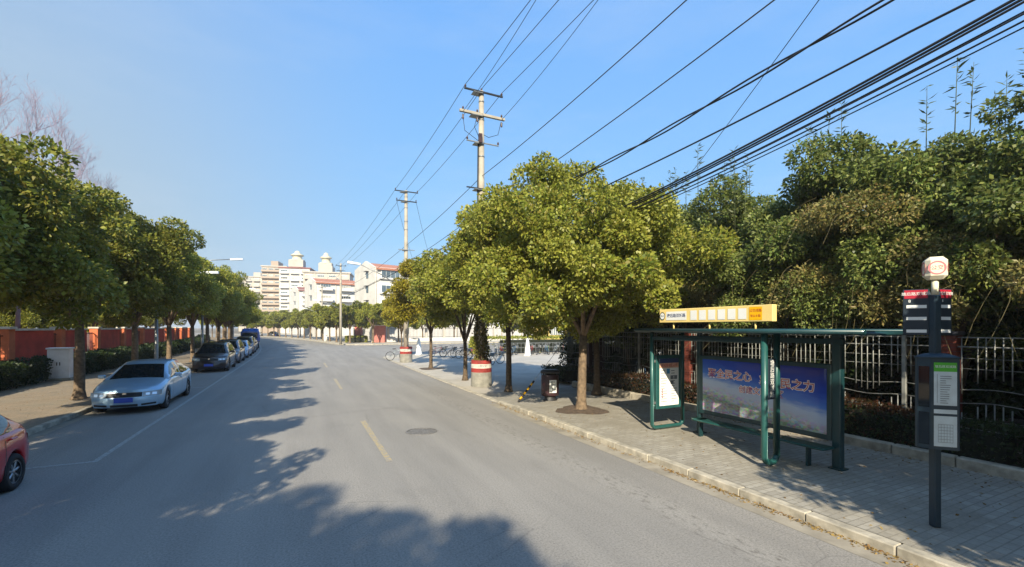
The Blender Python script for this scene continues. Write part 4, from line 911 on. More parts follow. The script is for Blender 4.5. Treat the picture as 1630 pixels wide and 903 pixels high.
bare_tree(-14.2, 30.5, 14.0, 8, 'leafless tree touching the left edge of the picture'); bare_tree(-14.0, 41, 13.0, 7, 'thin leafless tree just above the left tree line')
# far row on the right beyond the side street
far = [make_tree('camphor_tree', (6.9, 72.2, RP), 2.2, 6.6, 2.8, .13, 60, 240, .24, .085, 301, 'leaf_d', 'bark_pale', 'first roadside tree past the side street, behind the lamp pole', group='trees beyond the side street', fork=2.2, twigs=False),
       make_tree('camphor_tree', (10.2, 71.0, RP), 2.2, 6.8, 3.0, .13, 60, 240, .24, .085, 302, 'leaf', 'bark_pale', 'yellowish round tree at the corner beside the pink gate post', group='trees beyond the side street', fork=2.2, twigs=False)]
y = 77.5; i = 0
while y < 165:
    copy_tree(far[i % 2], (7.6 + off(y), y, RP), R(63 * i), .95 + .07 * math.sin(i * 1.7), f'{rowl[i + 0] if i > 0 else "second"} tree of the far right row, counted from the side street'); y += 5.6; i += 1
for i, (x, y, s_, lb) in enumerate(((14.5, 73, 1.05, 'leafy tree behind the pink gate post'), (19, 75, .95, 'leafy tree inside the far railings, left of the corner pole'), (11.5, 80, 1.0, 'tree behind the corner trees in the far compound'), (9.5, 90, 1.05, 'tree in front of the second apartment block'), (7.5, 101, 1.1, 'tree in front of the third apartment block'), (4.5, 114, 1.1, 'tree below the tower with the lantern roof'), (0, 130, 1.15, 'tree below the tan tower'), (-6, 148, 1.2, 'tree where the road disappears'), (-14, 170, 1.3, 'round tree closing the end of the road'), (-22, 172, 1.3, 'broad tree at the end of the left row'),
                                     (25, 76, 1.0, 'leafy tree beyond the plaza behind the parked bicycles'), (33, 64, 1.0, 'leafy tree beside the yellow gatehouse'), (29, 60, .7, 'small tree behind the white cone bollard'), (38, 50, 1.0, 'leafy tree right of the yellow gatehouse'))):
    copy_tree(far[i % 2], (x, y, 0), R(91 * i), s_, lb)

for i, (x, y) in enumerate(LOWTREES): copy_tree(far[(i + 1) % 2], (x, y, -.9), R(51 * i), 1.15, f'low leafy tree deep inside the red wall, {rowl[i - 1] if i > 1 else ["nearest", "second"][i]} of the back line')
# ------------------------------------------------------------------ cars
def sm(a, b, x): x = max(0, min(1, (x - a) / (b - a))); return x * x * (3 - 2 * x)
def interp(tab, x):
    if x <= tab[0][0]: return tab[0][1]
    for (a, va), (b, vb) in zip(tab[:-1], tab[1:]):
        if x <= b: u = (x - a) / (b - a); return va + (vb - va) * u
    return tab[-1][1]
def car(loc, paint, label, kind='sedan', L=4.7, W=.89, rz=0, group='cars parked along the left kerb', cat='car'):
    """car with its nose at -Y of local space (y=0 at the nose, +y to the tail); origin under the middle"""
    t = empty('parked_car', loc, rz, label, cat, group); oy = L / 2
    if kind == 'sedan':
        Tt = [(0, .70), (.12, .76), (.5, .84), (1.2, .95), (2.6, .97), (3.7, 1.0), (4.1, 1.04), (L - .12, 1.01), (L, .93)]
        G = [(1.15, .94), (1.9, 1.33), (2.3, 1.43), (2.8, 1.46), (3.3, 1.42), (4.15, 1.04)]; wx = (.86, L - .98); wr = .325
    elif kind == 'suv':
        Tt = [(0, .86), (.12, .93), (.6, 1.0), (1.1, 1.06), (2.6, 1.09), (L - .15, 1.12), (L, 1.05)]
        G = [(1.0, 1.05), (1.65, 1.55), (2.1, 1.66), (3.2, 1.68), (L - .45, 1.6), (L - .12, 1.12)]; wx = (.88, L - .85); wr = .36
    else:
        Tt = [(0, .66), (.12, .72), (.5, .80), (1.0, .92), (2.4, .95), (L - .5, .98), (L - .1, .96), (L, .86)]
        G = [(.95, .9), (1.65, 1.3), (2.05, 1.41), (2.8, 1.42), (L - .75, 1.32), (L - .22, .97)]; wx = (.78, L - .72); wr = .29
    gy0, gy1 = G[0][0], G[-1][0]; wtop = interp([(0, W - .1), (.5, W), (L - .5, W), (L, W - .08)], 0)
    Wf = lambda y: interp([(0, W - .09), (.35, W - .02), (.9, W), (L - .9, W), (L - .3, W - .03), (L, W - .1)], y)
    def warp(x, y, z):
        f = max(0, 1 - y / 1.1); g = max(0, 1 - (L - y) / .9); q = min(1.1, abs(x) / W)
        y2 = y + f * f * (.30 * q ** 2.6 + .10 * max(0, z - .5) / .3) - f * f * .03 * math.exp(-((z - .42) / .12) ** 2)
        y2 -= g * g * (.20 * q ** 2.6 + .05 * max(0, z - .6) / .3)
        return (x, y2 - oy, z)
    def sec(y):
        T = interp(Tt, y); w_ = Wf(y); B = .2 if .3 < y < L - .3 else .22
        mz = .3 + (T - .3) * .58
        h = [(0, T + .03), (.35 * w_, T + .026), (.65 * w_, T + .014), (.84 * w_, T), (.93 * w_, T - .03), (.98 * w_, T - .09), (w_, mz), (w_ * .995, .47), (w_ * .985, .34), (w_ * .96, B + .05), (w_ * .92, B)]
        for c in wx:
            dy = abs(y - c); Ra = wr + .045
            if dy < Ra:
                za = wr + math.sqrt(Ra * Ra - dy * dy); h = [(x, z) if i < 6 else (x, max(z, za + (10 - i) * .012)) for i, (x, z) in enumerate(h)]
        return h
    ys = sorted(set([round(v, 3) for v in list(np.arange(0, L + .001, .09)) + [L] + [c + s_ * (wr + .045) * k for c in wx for s_ in (-1, 1) for k in (.999, 1.001, .97, .9)]]))
    b = MB(); H = 11; rows = []; nv = 2 * H - 1; vs_ = []
    for y in ys:
        h = sec(y); full = [(-x, z) for x, z in h[::-1]] + h[1:]
        vs_ += [warp(x, y, z) for x, z in full]
    fs = [(i * nv + k, i * nv + k + 1, (i + 1) * nv + k + 1, (i + 1) * nv + k) for i in range(len(ys) - 1) for k in range(nv - 1)]
    b.add(vs_, fs, paint, True)
    for y, flip in ((0, 0), (L, 1)):
        h = sec(y); vs2 = []; nc = 14
        for x, z in h:
            for k in range(nc + 1): vs2.append(warp(-x + 2 * x * k / nc, y, z))
        f2 = [(i * (nc + 1) + k, i * (nc + 1) + k + 1, (i + 1) * (nc + 1) + k + 1, (i + 1) * (nc + 1) + k) for i in range(len(h) - 1) for k in range(nc)]
        b.add(vs2, f2, paint, True)
    body = b.build('body', t)
    b = MB(); b.box(-W * .72, W * .72, .35 - oy, L - .35 - oy, .16, .62, M['trim']); b.box(-W * .9, W * .9, wx[0] + .42 - oy, wx[1] - .42 - oy, .17, .5, M['trim']); b.build('underbody', t)
    # greenhouse
    tops = sorted(set([round(v, 3) for v in list(np.linspace(gy0, gy1, 34))] + [g[0] for g in G])); gv = []; NG = 9
    wsT = G[1][0] + .1; rgT = G[-2][0] - .02
    for y in tops:
        g = interp(G, y); bl = interp(Tt, y) - .01; k = min(1, (g - bl) / .42); wb = Wf(y) * .93; wt = wb - .20 * k; e = min(.055, (g - bl) * .3)
        h = [(0, g + .022 * k), (.45 * wt, g + .016 * k), (.84 * wt, g), (wt * .93, g - e * .35), (wt, g - e), ((wt + wb) / 2 + .012 * k, (g + bl) / 2), (wb, bl - .02)]
        full = [(-x, z) for x, z in h[::-1]] + h[1:]; gv += [warp(x, y, z) for x, z in full]
    ng = 13; pt = MB(); fg = {}; fp = []
    bp = (G[0][0] + G[-1][0]) / 2 + .02
    for i in range(len(tops) - 1):
        ym = (tops[i] + tops[i + 1]) / 2
        for k in range(ng - 1):
            q = min(k, ng - 2 - k)   # 0,1 side; 2,3 edge; 4,5 top
            f = (i * ng + k, i * ng + k + 1, (i + 1) * ng + k + 1, (i + 1) * ng + k)
            if q <= 1: glass = (gy0 + .28 < ym < gy1 - (.5 if kind == 'sedan' else .42)) and abs(ym - bp) > .045
            elif q <= 3: glass = False if q == 2 else (ym < wsT - .02 or ym > rgT + .02) and False
            else: glass = ym < wsT or ym > rgT
            if glass:
                side = 'L' if k < ng / 2 else 'R'
                key = (('windscreen' if ym < bp else 'rear_window'), '') if q > 1 else ('side_window', side + ('f' if ym < bp else 'r'))
                fg.setdefault(key, []).append(f)
            else: fp.append(f)
    pt.add(gv, fp, paint, True); pt.build('roof', t); 
    for key, fl in fg.items():
        ids = sorted({i for f in fl for i in f}); mp = {v: n_ for n_, v in enumerate(ids)}
        gl = MB(); gl.add([gv[i] for i in ids], [[mp[i] for i in f] for f in fl], M['carglass'], True); gl.build(key[0], t)
    # front and rear details laid on the warped ends
    def patch(poly, end, mat, d=.006, mb=None, nx=8, nz=2):
        """poly = (x0,z0,x1,z1, slant) rectangle in x/z, conforming to the end surface"""
        x0, z0, x1, z1 = poly[:4]; sl_ = poly[4] if len(poly) > 4 else 0; vs3 = []
        for j in range(nz + 1):
            for i in range(nx + 1):
                x = x0 + (x1 - x0) * i / nx; z = z0 + (z1 - z0) * j / nz + sl_ * i / nx
                p = warp(x, 0 if end == 0 else L, z); vs3.append((p[0] , p[1] + (-d if end == 0 else d), p[2]))
        mb.add(vs3, [(j * (nx + 1) + i, j * (nx + 1) + i + 1, (j + 1) * (nx + 1) + i + 1, (j + 1) * (nx + 1) + i) for j in range(nz) for i in range(nx)], mat, True)
    zt = Tt[0][1]
    for s_ in (-1, 1):
        b = MB(); patch((s_ * W * .48, zt - .19, s_ * W * .95, zt - .05, .02), 0, M['lamp'], .008, b); hl = b.build('headlight', t)
        b = MB(); patch((s_ * W * .56, zt - .15, s_ * W * .66, zt - .085), 0, M['chrome'], .012, b, 3); patch((s_ * W * .72, zt - .15, s_ * W * .83, zt - .08), 0, M['chrome'], .012, b, 3); b.build('lamp_reflector', hl)
        b = MB(); patch((s_ * W * .45, .245, s_ * W * .82, .30, .02), 0, M['trim'], .006, b); b.build('fog_slot', t)
        zr = interp(Tt, L) - .04; b = MB(); patch((s_ * W * .5, zr - .2, s_ * W * .87, zr - .02), 1, M['tail'], .008, b); b.build('tail_light', t)
        # door mirror
        ym = gy0 + .42; zb = interp(Tt, ym); b = MB(); xm = s_ * (W + .10)
        T = Matrix.Translation((xm, ym - oy, zb + .06)); b.box(-.1, .1, -.05, .05, -.06, .06, paint, .03, T=T); b.box(min(0, -s_ * .16), max(0, -s_ * .16), -.02, .02, -.06, -.03, paint, T=T); b.build('door_mirror', t, recalc=True)
        # door seams and handles
        for ys_ in (gy0 + .3, bp, gy1 - .75 if kind == 'sedan' else gy1 - .8):
            b = MB(); vs3 = []
            for z in np.linspace(.3, interp(Tt, ys_) - .06, 8):
                mz = .3 + (interp(Tt, ys_) - .3) * .58; w_ = Wf(ys_); x = w_ * (interp([(.25, .962), (.34, .986), (.47, .996), (mz, 1.001), (interp(Tt, ys_) - .09, .983), (interp(Tt, ys_) - .03, .935)], z)) + .003
                vs3 += [(s_ * x, ys_ - .006 - oy, z), (s_ * x, ys_ + .006 - oy, z)]
            b.add(vs3, [(2 * i, 2 * i + 1, 2 * i + 3, 2 * i + 2) for i in range(7)], M['trim']); b.build('door_seam', t)
        for yh in (bp - .2, bp + .75):
            if yh < gy1 - .6: zz = interp(Tt, yh) - .14; b = MB(); b.box(s_ * W - .02, s_ * W + .022, yh - oy, yh - oy + .17, zz, zz + .03, paint, .01); b.build('door_handle', t, recalc=True)
    b = MB(); patch((-W * .47, zt - .185, W * .47, zt - .06), 0, M['trim'], .007, b)
    patch((-W * .47, zt - .06, W * .47, zt - .052), 0, M['rim'], .01, b)
    for k in range(3): patch((-W * .45, zt - .16 + k * .028, W * .45, zt - .156 + k * .028), 0, M['darksteel'], .011, b, 8, 1)
    n = 14; c0 = warp(0, 0, zt - .09); b.add([(c0[0] + .05 * math.cos(6.28 * k / n), c0[1] - .016, c0[2] + .035 * math.sin(6.28 * k / n)) for k in range(n)], [tuple(range(n))], M['chrome']); b.build('grille', t)
    b = MB(); patch((-W * .36, .2 + .03, W * .36, .30), 0, M['trim'], .006, b); b.build('air_intake', t)
    for end in (0, 1):
        zp = .37 if end == 0 else .62; p = warp(0, 0 if end == 0 else L, zp); b = MB(); yy = p[1] + (-.03 if end == 0 else .01)
        b.box(-.22, .22, yy, yy + .02, zp - .01, zp + .13, M['plate'], .004); b.build('number_plate', t, recalc=True)
    # wheels
    for wy in wx:
        for s_ in (-1, 1):
            b = MB(); Tm = Matrix.Translation((s_ * (W - .115), wy - oy, wr)) @ Matrix.Rotation(R(90) * s_, 4, 'Y')
            def lat(prof, mat, n=28, sm_=True):
                v = [Tm @ Vector((r_ * math.cos(6.28318 * k / n), r_ * math.sin(6.28318 * k / n), z)) for r_, z in prof for k in range(n)]
                tgt.add(v, [(i * n + k, i * n + (k + 1) % n, (i + 1) * n + (k + 1) % n, (i + 1) * n + k) for i in range(len(prof) - 1) for k in range(n)], mat, sm_)
            tgt = b; lat([(wr * .62, -.1), (wr * .9, -.1), (wr, -.07), (wr, .07), (wr * .9, .1), (wr * .66, .1), (wr * .64, .06)], M['tyre']); wh = b.build('wheel', t)
            tgt = MB(); lat([(0, .02), (wr * .3, .02), (wr * .62, .0)], M['trim']); lat([(wr * .57, .085), (wr * .66, .09), (wr * .66, .02)], M['rim']); lat([(0, .08), (wr * .14, .075), (wr * .16, .03)], M['rim'])
            for k in range(7):
                a = 6.28318 * k / 7; Rm = Tm @ Matrix.Rotation(a, 4, 'Z'); tgt.box(wr * .1, wr * .6, -wr * .07, wr * .07, .04, .075, M['rim'], .01, T=Rm)
            tgt.build('rim', wh)
    # windscreen wiper and interior hints
    b = MB(); p0 = warp(-.3, gy0 - .02, interp(Tt, gy0) + .02); p1 = warp(.25, gy0 + .12, interp(G, gy0 + .12) + .035); b.tube([p0, p1], .008, M['trim'], 4); b.build('wiper', t)
    return t
sed = car((-4.72, 16.75 + 2.35, 0), P_SILVER, 'silver blue sedan parked facing the viewer behind the white bay line', 'sedan')
car((-4.92, 10.45 - 2.0, 0), P_RED, 'red hatchback cut off by the left edge, rear wheel and tail showing', 'hatch', 4.1, .84)
suv = car((-4.72, 30.2 + 2.2, 0), P_BROWN, 'dark brown estate car parked behind the silver sedan with blue plate', 'suv', 4.5, .9)
def bend(y, x): return (x + off(y), y, 0)
copy_tree(suv, bend(38.6, -4.8), 0, 1, 'grey people carrier parked behind the dark brown car', mat=(P_BROWN, P_GREY))
copy_tree(sed, bend(44.9, -4.8), 0, 1, 'pale blue sedan parked fourth in the left row', mat=(P_SILVER, P_PALE))
copy_tree(suv, bend(51.2, -4.8), R(1), 1, 'maroon car parked fifth in the left row', mat=(P_BROWN, P_MAROON))
copy_tree(sed, bend(57, -4.8), R(2), 1, 'grey sedan parked just before the blue truck', mat=(P_SILVER, P_GREY))
copy_tree(sed, (-6.6, 137, 0), R(16), 1, 'dark car far down the road near the vanishing bend', mat=(P_SILVER, P_BROWN))
copy_tree(suv, (-11.5, 143, 0), R(17), 1.1, 'white van like car far down the road beside the dark one', mat=(P_BROWN, P_WHITE))
for o in [x for x in bpy.data.objects if x.name.startswith('parked_car') and x.location.y > 130]: o['group'] = 'distant cars on the bend'
def truck(loc, rz):
    t = empty('parked_truck', loc, rz, 'blue truck with crumpled blue tarpaulin over its load, parked beyond the cars', 'truck')
    b = MB(); b.box(-.95, .95, -3.2, -1.7, .45, 2.15, P_BLUE, .12); cb = b.build('cab', t, recalc=True)
    b = MB(); b.add([(-.82, -3.215, 1.25), (.82, -3.215, 1.25), (.78, -3.215, 1.95), (-.78, -3.215, 1.95)], [(0, 1, 2, 3)], M['carglass'])
    for s_ in (-1, 1): b.add([(s_ * .957, -3.0, 1.3), (s_ * .957, -2.1, 1.3), (s_ * .957, -2.1, 1.9), (s_ * .957, -2.9, 1.9)], [(0, 1, 2, 3)], M['carglass'])
    b.build('windows', cb)
    b = MB(); b.box(-1.02, 1.02, -1.6, 3.2, .75, .87, M['darksteel'], .01)
    for s_ in (-1, 1): b.box(s_ * 1.0 - .03, s_ * 1.0 + .03, -1.6, 3.2, .87, 1.35, P_BLUE)
    b.box(-1, 1, -1.65, -1.6, .87, 1.8, P_BLUE); b.box(-1, 1, 3.17, 3.2, .87, 1.35, P_BLUE); b.build('cargo_bed', t)
    rng = np.random.default_rng(6); nx, ny = 22, 44; V = []; 
    for j in range(ny + 1):
        for i in range(nx + 1):
            u = i / nx * 2 - 1; v = j / ny; e = min(1, (1 - abs(u)) * 5) * min(1, min(v, 1 - v) * 9)
            z = 1.15 + 1.15 * e ** .6 + .09 * math.sin(u * 9 + v * 14) * e + .07 * math.sin(u * 4 - v * 31) + rng.uniform(-.035, .035); V.append((u * 1.07 + rng.uniform(-.02, .02), -1.65 + v * 4.9 + rng.uniform(-.02, .02), z))
    F = [(j * (nx + 1) + i, j * (nx + 1) + i + 1, (j + 1) * (nx + 1) + i + 1, (j + 1) * (nx + 1) + i) for j in range(ny) for i in range(nx)]
    b = MB(); b.add(V, F, M['tarp']); b.build('tarpaulin', t)
    for y in (-2.5, 1.6, 2.5):
        for s_ in (-1, 1):
            b = MB(); b.tube([(s_ * .65, y, .42), (s_ * .95, y, .42)], .42, M['tyre'], 20); wh = b.build('wheel', t); b = MB(); b.tube([(s_ * .95, y, .42), (s_ * .965, y, .42)], .24, M['rim'], 16); b.build('rim', wh)
    b = MB(); b.box(-.95, .95, -3.32, -3.2, .4, .65, M['trim'], .02); b.build('bumper', t, recalc=True)
    for s_ in (-1, 1): b = MB(); b.box(s_ * .7 - .13, s_ * .7 + .13, -3.225, -3.2, .75, .95, M['lamp'], .02); b.build('headlight', t, recalc=True)
M['tarp'] = plain('blue_tarpaulin', c3('2f6fc4'), .5, var=.35, vs_=3, bmp=.5)
truck((-4.75 + off(64.5), 64.6, 0), R(4))

# ------------------------------------------------------------------ bicycles
def bicycle():
    t = empty('bicycle', (0, 0, 0), 0, 'bicycle', 'bicycle', 'bicycles parked on the plaza')
    r_ = .33
    for y in (-.52, .52):
        b = MB(); n = 22; b.tube([(0, y + r_ * math.cos(6.2832 * k / n), r_ + r_ * math.sin(6.2832 * k / n)) for k in range(n + 1)], .022, M['tyre'], 6, caps=False); wh = b.build('wheel', t)
        b = MB()
        for k in range(9): a = 6.2832 * k / 9; b.tube([(0, y, r_), (0, y + r_ * .93 * math.cos(a), r_ + r_ * .93 * math.sin(a))], .005, M['rim'], 3, caps=False)
        b.build('spokes', wh)
    b = MB(); pts = [((0, -.52, .33), (0, -.38, .85)), ((0, -.4, .78), (0, .08, .3)), ((0, -.36, .82), (0, .18, .72)), ((0, .08, .3), (0, .22, .82)), ((0, .08, .3), (0, .52, .33)), ((0, .52, .33), (0, .19, .72))]
    for a, c in pts: b.tube([a, c], .018, FR, 6)
    b.build('frame', t)
    b = MB(); b.tube([(-.28, -.3, 1.0), (-.2, -.42, 1.0), (0, -.4, .95), (.2, -.42, 1.0), (.28, -.3, 1.0)], .014, M['galv'], 6); b.tube([(0, -.38, .85), (0, -.4, .95)], .015, M['galv'], 6); b.build('handlebar', t)
    b = MB(); b.prism([(-.1, .32), (.1, .32), (.04, .08), (-.04, .08)], .86, .92, M['trim']); b.build('saddle', t)
    b = MB(); b.box(-.15, .15, -.78, -.5, .62, .85, M['galv'], .01); b.build('basket', t); return t
FR = plain('bicycle_frame_red', c3('a8302c'), .4, .2); FR2 = plain('bicycle_frame_blue', c3('3f6a8c'), .4, .2); FR3 = plain('bicycle_frame_silver', c3('9aa4a8'), .35, .6); FR4 = plain('bicycle_frame_black', c3('24262a'), .4, .2); FR5 = plain('bicycle_frame_green', c3('6f8a4c'), .4, .2)
bk = bicycle(); bk.location = (10.7, 37.2, .03); bk.rotation_euler.z = R(50); bk['label'] = 'red bicycle standing at the left end of the plaza row'
cols = [(FR2, 'blue'), (FR3, 'silver'), (FR4, 'black'), (FR5, 'green'), (FR, 'red')]
bl = [(11.4, 36.2, 40, 0, 'blue bicycle next to the red one left of the forked tree'), (11.9, 35.2, 60, 1, 'silver bicycle seen just left of the forked tree trunk'), (12.0, 34.0, 35, 2, 'black bicycle tangled among the others left of the forked tree'),
      (11.0, 27.4, 78, 2, 'black bicycle just right of the nearest banded drum'), (12.2, 28.4, 85, 1, 'silver bicycle behind the nearest banded drum'), (6.75, 34.6, 70, 1, 'silver bicycle leaning by the corner pole drum'), (12.6, 33.2, 50, 4, 'red bicycle right of the forked tree trunk')]
for x, y, a, c, lb in bl: copy_tree(bk, (x, y, .03), R(a), 1, lb, mat=(FR, cols[c][0]))
for i in range(16):
    c = (i * 3 + 1) % 5; x = 15.8 + i * .62
    if 18.0 < x < 18.9: continue
    copy_tree(bk, (x + (i % 3) * .07, 36.2 + math.sin(i * 2.2) * .3, .03), R(150 + 22 * math.sin(i * 1.7)), 1, f'{cols[c][1]} bicycle in the long row in front of the plaza planters', mat=(FR, cols[c][0]))
def cone(x, y, label):
    t = empty('stone_bollard', (x, y, .03), 0, label, 'bollard', 'white cone bollards on the plaza'); b = MB(); b.lathe([(.36, 0), (.36, .08), (.27, .1), (.14, 1.35), (.1, 1.4), (.12, 1.46), (.05, 1.55), (0, 1.58)], M['white'], 4, smooth=False); b.lathe([(.3, .08), (.27, .1), (.14, 1.35)], M['white'], 16); b.build('cone', t); return t
cone(18.4, 35.0, 'tall white cone bollard right of the straight dark trunk'); cone(14.4, 36.5, 'white cone bollard just right of the nearest drum pole'); cone(9.9, 40.5, 'white cone bollard left of the parked bicycles')
# planters and greenery behind the bikes, gatehouse, shed
hedge('hedge', 15.0, 40.0, 38.6, 40.6, .03, 1.5, 14000, 'leaf', 'ragged yellow green planting behind the long bicycle row', 51, .16, .06)
t = empty('metal_railing', (27, 38.3, .03), 0, 'low pale railing with short bars behind the bicycle row', 'railing'); b = MB()
for z in (.55, 1.0): b.box(-12, 14, -.02, .02, z, z + .04, M['galv'])
for i in range(66): b.box(-12 + i * .4, -11.97 + i * .4, -.015, .015, 0, 1.0, M['galv'])
b.build('rails', t)
def box_house(name, x, y, wx_, wy_, h, wall, roof, label, rz=0, cat='building', win=True, ov=.4):
    t = empty(name, (x, y, 0), rz, label, cat); b = MB(); b.box(-wx_ / 2, wx_ / 2, -wy_ / 2, wy_ / 2, 0, h, wall); b.build('wall', t)
    b = MB(); b.box(-wx_ / 2 - ov, wx_ / 2 + ov, -wy_ / 2 - ov, wy_ / 2 + ov, h, h + .22, roof, .03); b.build('roof', t, recalc=True); return t
t = box_house('gatehouse', 36.5, 61, 4.5, 4, 3.4, M['yellowwall'], M['capwhite'], 'small yellow gatehouse with striped window beyond the plaza')
b = MB()
b.box(-1.6, 1.0, -2.06, -2.0, 1.4, 2.6, M['winglass'])
for i in range(9): b.box(-1.6 + i * .31, -1.5 + i * .31, -2.1, -2.06, 1.4, 2.6, M['white'])
b.build('window', t)
t = box_house('shed', 40.5, 55, 5, 4, 3.6, M['shade'], M['capwhite'], 'dark grey shed with ribbed shutter right of the yellow gatehouse')
b = MB()
for i in range(22): b.box(-2.3 + i * .21, -2.2 + i * .21, -2.05, -2.0, .2, 3.2, M['shade'])
b.build('shutter', t)
# dark gate and guard booth at the fence corner
for x, y, lb in ((11.6, 16.1, 'dark brick gate pillar left of the fence corner'), (12.6, 16.9, 'dark maroon gate pillar right behind the tree trunk')):
    t = empty('gate_pillar', (x, y, .03), 0, lb, 'pillar', 'gate pillars at the fence corner'); b = MB(); b.box(-.24, .24, -.24, .24, 0, 2.7, M['binbrown'], .01); b.build('shaft', t); b = MB(); b.box(-.32, .32, -.32, .32, 2.7, 2.85, M['shade'], .02); b.build('cap', t, recalc=True)
t = empty('gate_canopy', (15.5, 18.8, .03), 0, 'dark gate canopy wall behind the fence corner', 'canopy'); b = MB(); b.box(-3.5, 3.5, -1.6, 1.6, 2.9, 3.15, M['shade'], .02); b.build('canopy', t, recalc=True)
for x in (-3.2, 3.2): b = MB(); b.box(x - .12, x + .12, -.12, .12, 0, 2.9, M['shade']); b.build('post', t)
hedge('hedge', 10.6, 11.5, 16.6, 18.6, .03, .7, 2500, 'leaf_hedge', 'small dark bush by the gate pillars behind the big tree', 61, .08, .03)
hedge('hedge', 12.0, 16.0, 17.4, 19.2, .03, 2.0, 6000, 'leaf_hedge', 'dark tall hedge under the gate canopy', 62, .12, .045)

# ------------------------------------------------------------------ across the side street
def far_fence():
    t = empty('plinth_fence', (26, 75, RP), 0, 'white plinth with dark railings along the far side of the side street', 'fence')
    b = MB(); b.box(-13.2, 14, -.2, .2, 0, .65, M['wall'], .02); b.build('plinth', t)
    b = MB()
    for z in (.8, 2.2): b.box(-13, 14, -.02, .02, z, z + .05, M['darksteel'])
    for i in range(110): b.box(-13 + i * .245, -12.97 + i * .245, -.015, .015, .65, 2.3, M['darksteel'])
    b.build('railing', t)
    for i in range(9): b = MB(); b.box(-13 + i * 3.2, -12.6 + i * 3.2, -.2, .2, .65, 2.4, M['wall2']); b.build('post', t)
far_fence()
def gp(x, y, lb, w_=1.5):
    t = empty('gate_post', (x, y, RP), R(-20), lb, 'gate post', 'pink gate posts across the side street'); b = MB(); b.box(-w_ / 2, w_ / 2, -.6, .6, 0, 2.7, M['pink'], .02); b.box(-w_ / 2 - .004, -w_ / 2 + .2, -.604, .604, .0, 2.7, M['capwhite']); b.build('body', t, recalc=True); b = MB(); b.box(-w_ / 2 - .1, w_ / 2 + .1, -.7, .7, 2.7, 2.85, M['capwhite'], .02); b.build('cap', t, recalc=True)
gp(11.6, 74.6, 'square pink gate post with pale corners behind the corner tree', 2.1); gp(8.6, 76.5, 'smaller pink gate post further left among the trees', 1.2)
hedge('hedge', 6.6, 9.6, 74.0, 75.4, RP, .9, 2500, 'leaf', 'low ragged bushes left of the pink gate post', 71, .2, .07)
t = empty('litter_bin', (4.0, 84, RP), 0, 'small white litter bin on the far pavement under the trees', 'litter bin'); b = MB(); b.lathe([(.0, 0), (.3, 0), (.3, .85), (.22, .9), (.22, 1.0), (.36, 1.02), (.3, 1.2), (0, 1.3)], M['white'], 16); b.build('body', t)
def shops():
    t = empty('shop_row', (34, 92, 0), R(8), 'low white shop row with dark openings and pale columns behind the plaza trees', 'building')
    b = MB(); b.box(-20, 26, 0, 8, 0, 4.2, M['wall']); b.build('wall', t); b = MB(); b.box(-20.5, 26.5, -.8, 8.5, 4.2, 4.7, M['pink'], .05); b.build('roof', t, recalc=True)
    for i in range(11):
        b = MB(); b.box(-19 + i * 4, -16 + i * 4, -.06, -.01, .1, 3.0, M['shade']); d = b.build('shopfront', t); b = MB(); b.box(-15.7 + i * 4, -15.3 + i * 4, -.7, -.3, 0, 4.2, M['wall']); b.build('column', t)
shops()

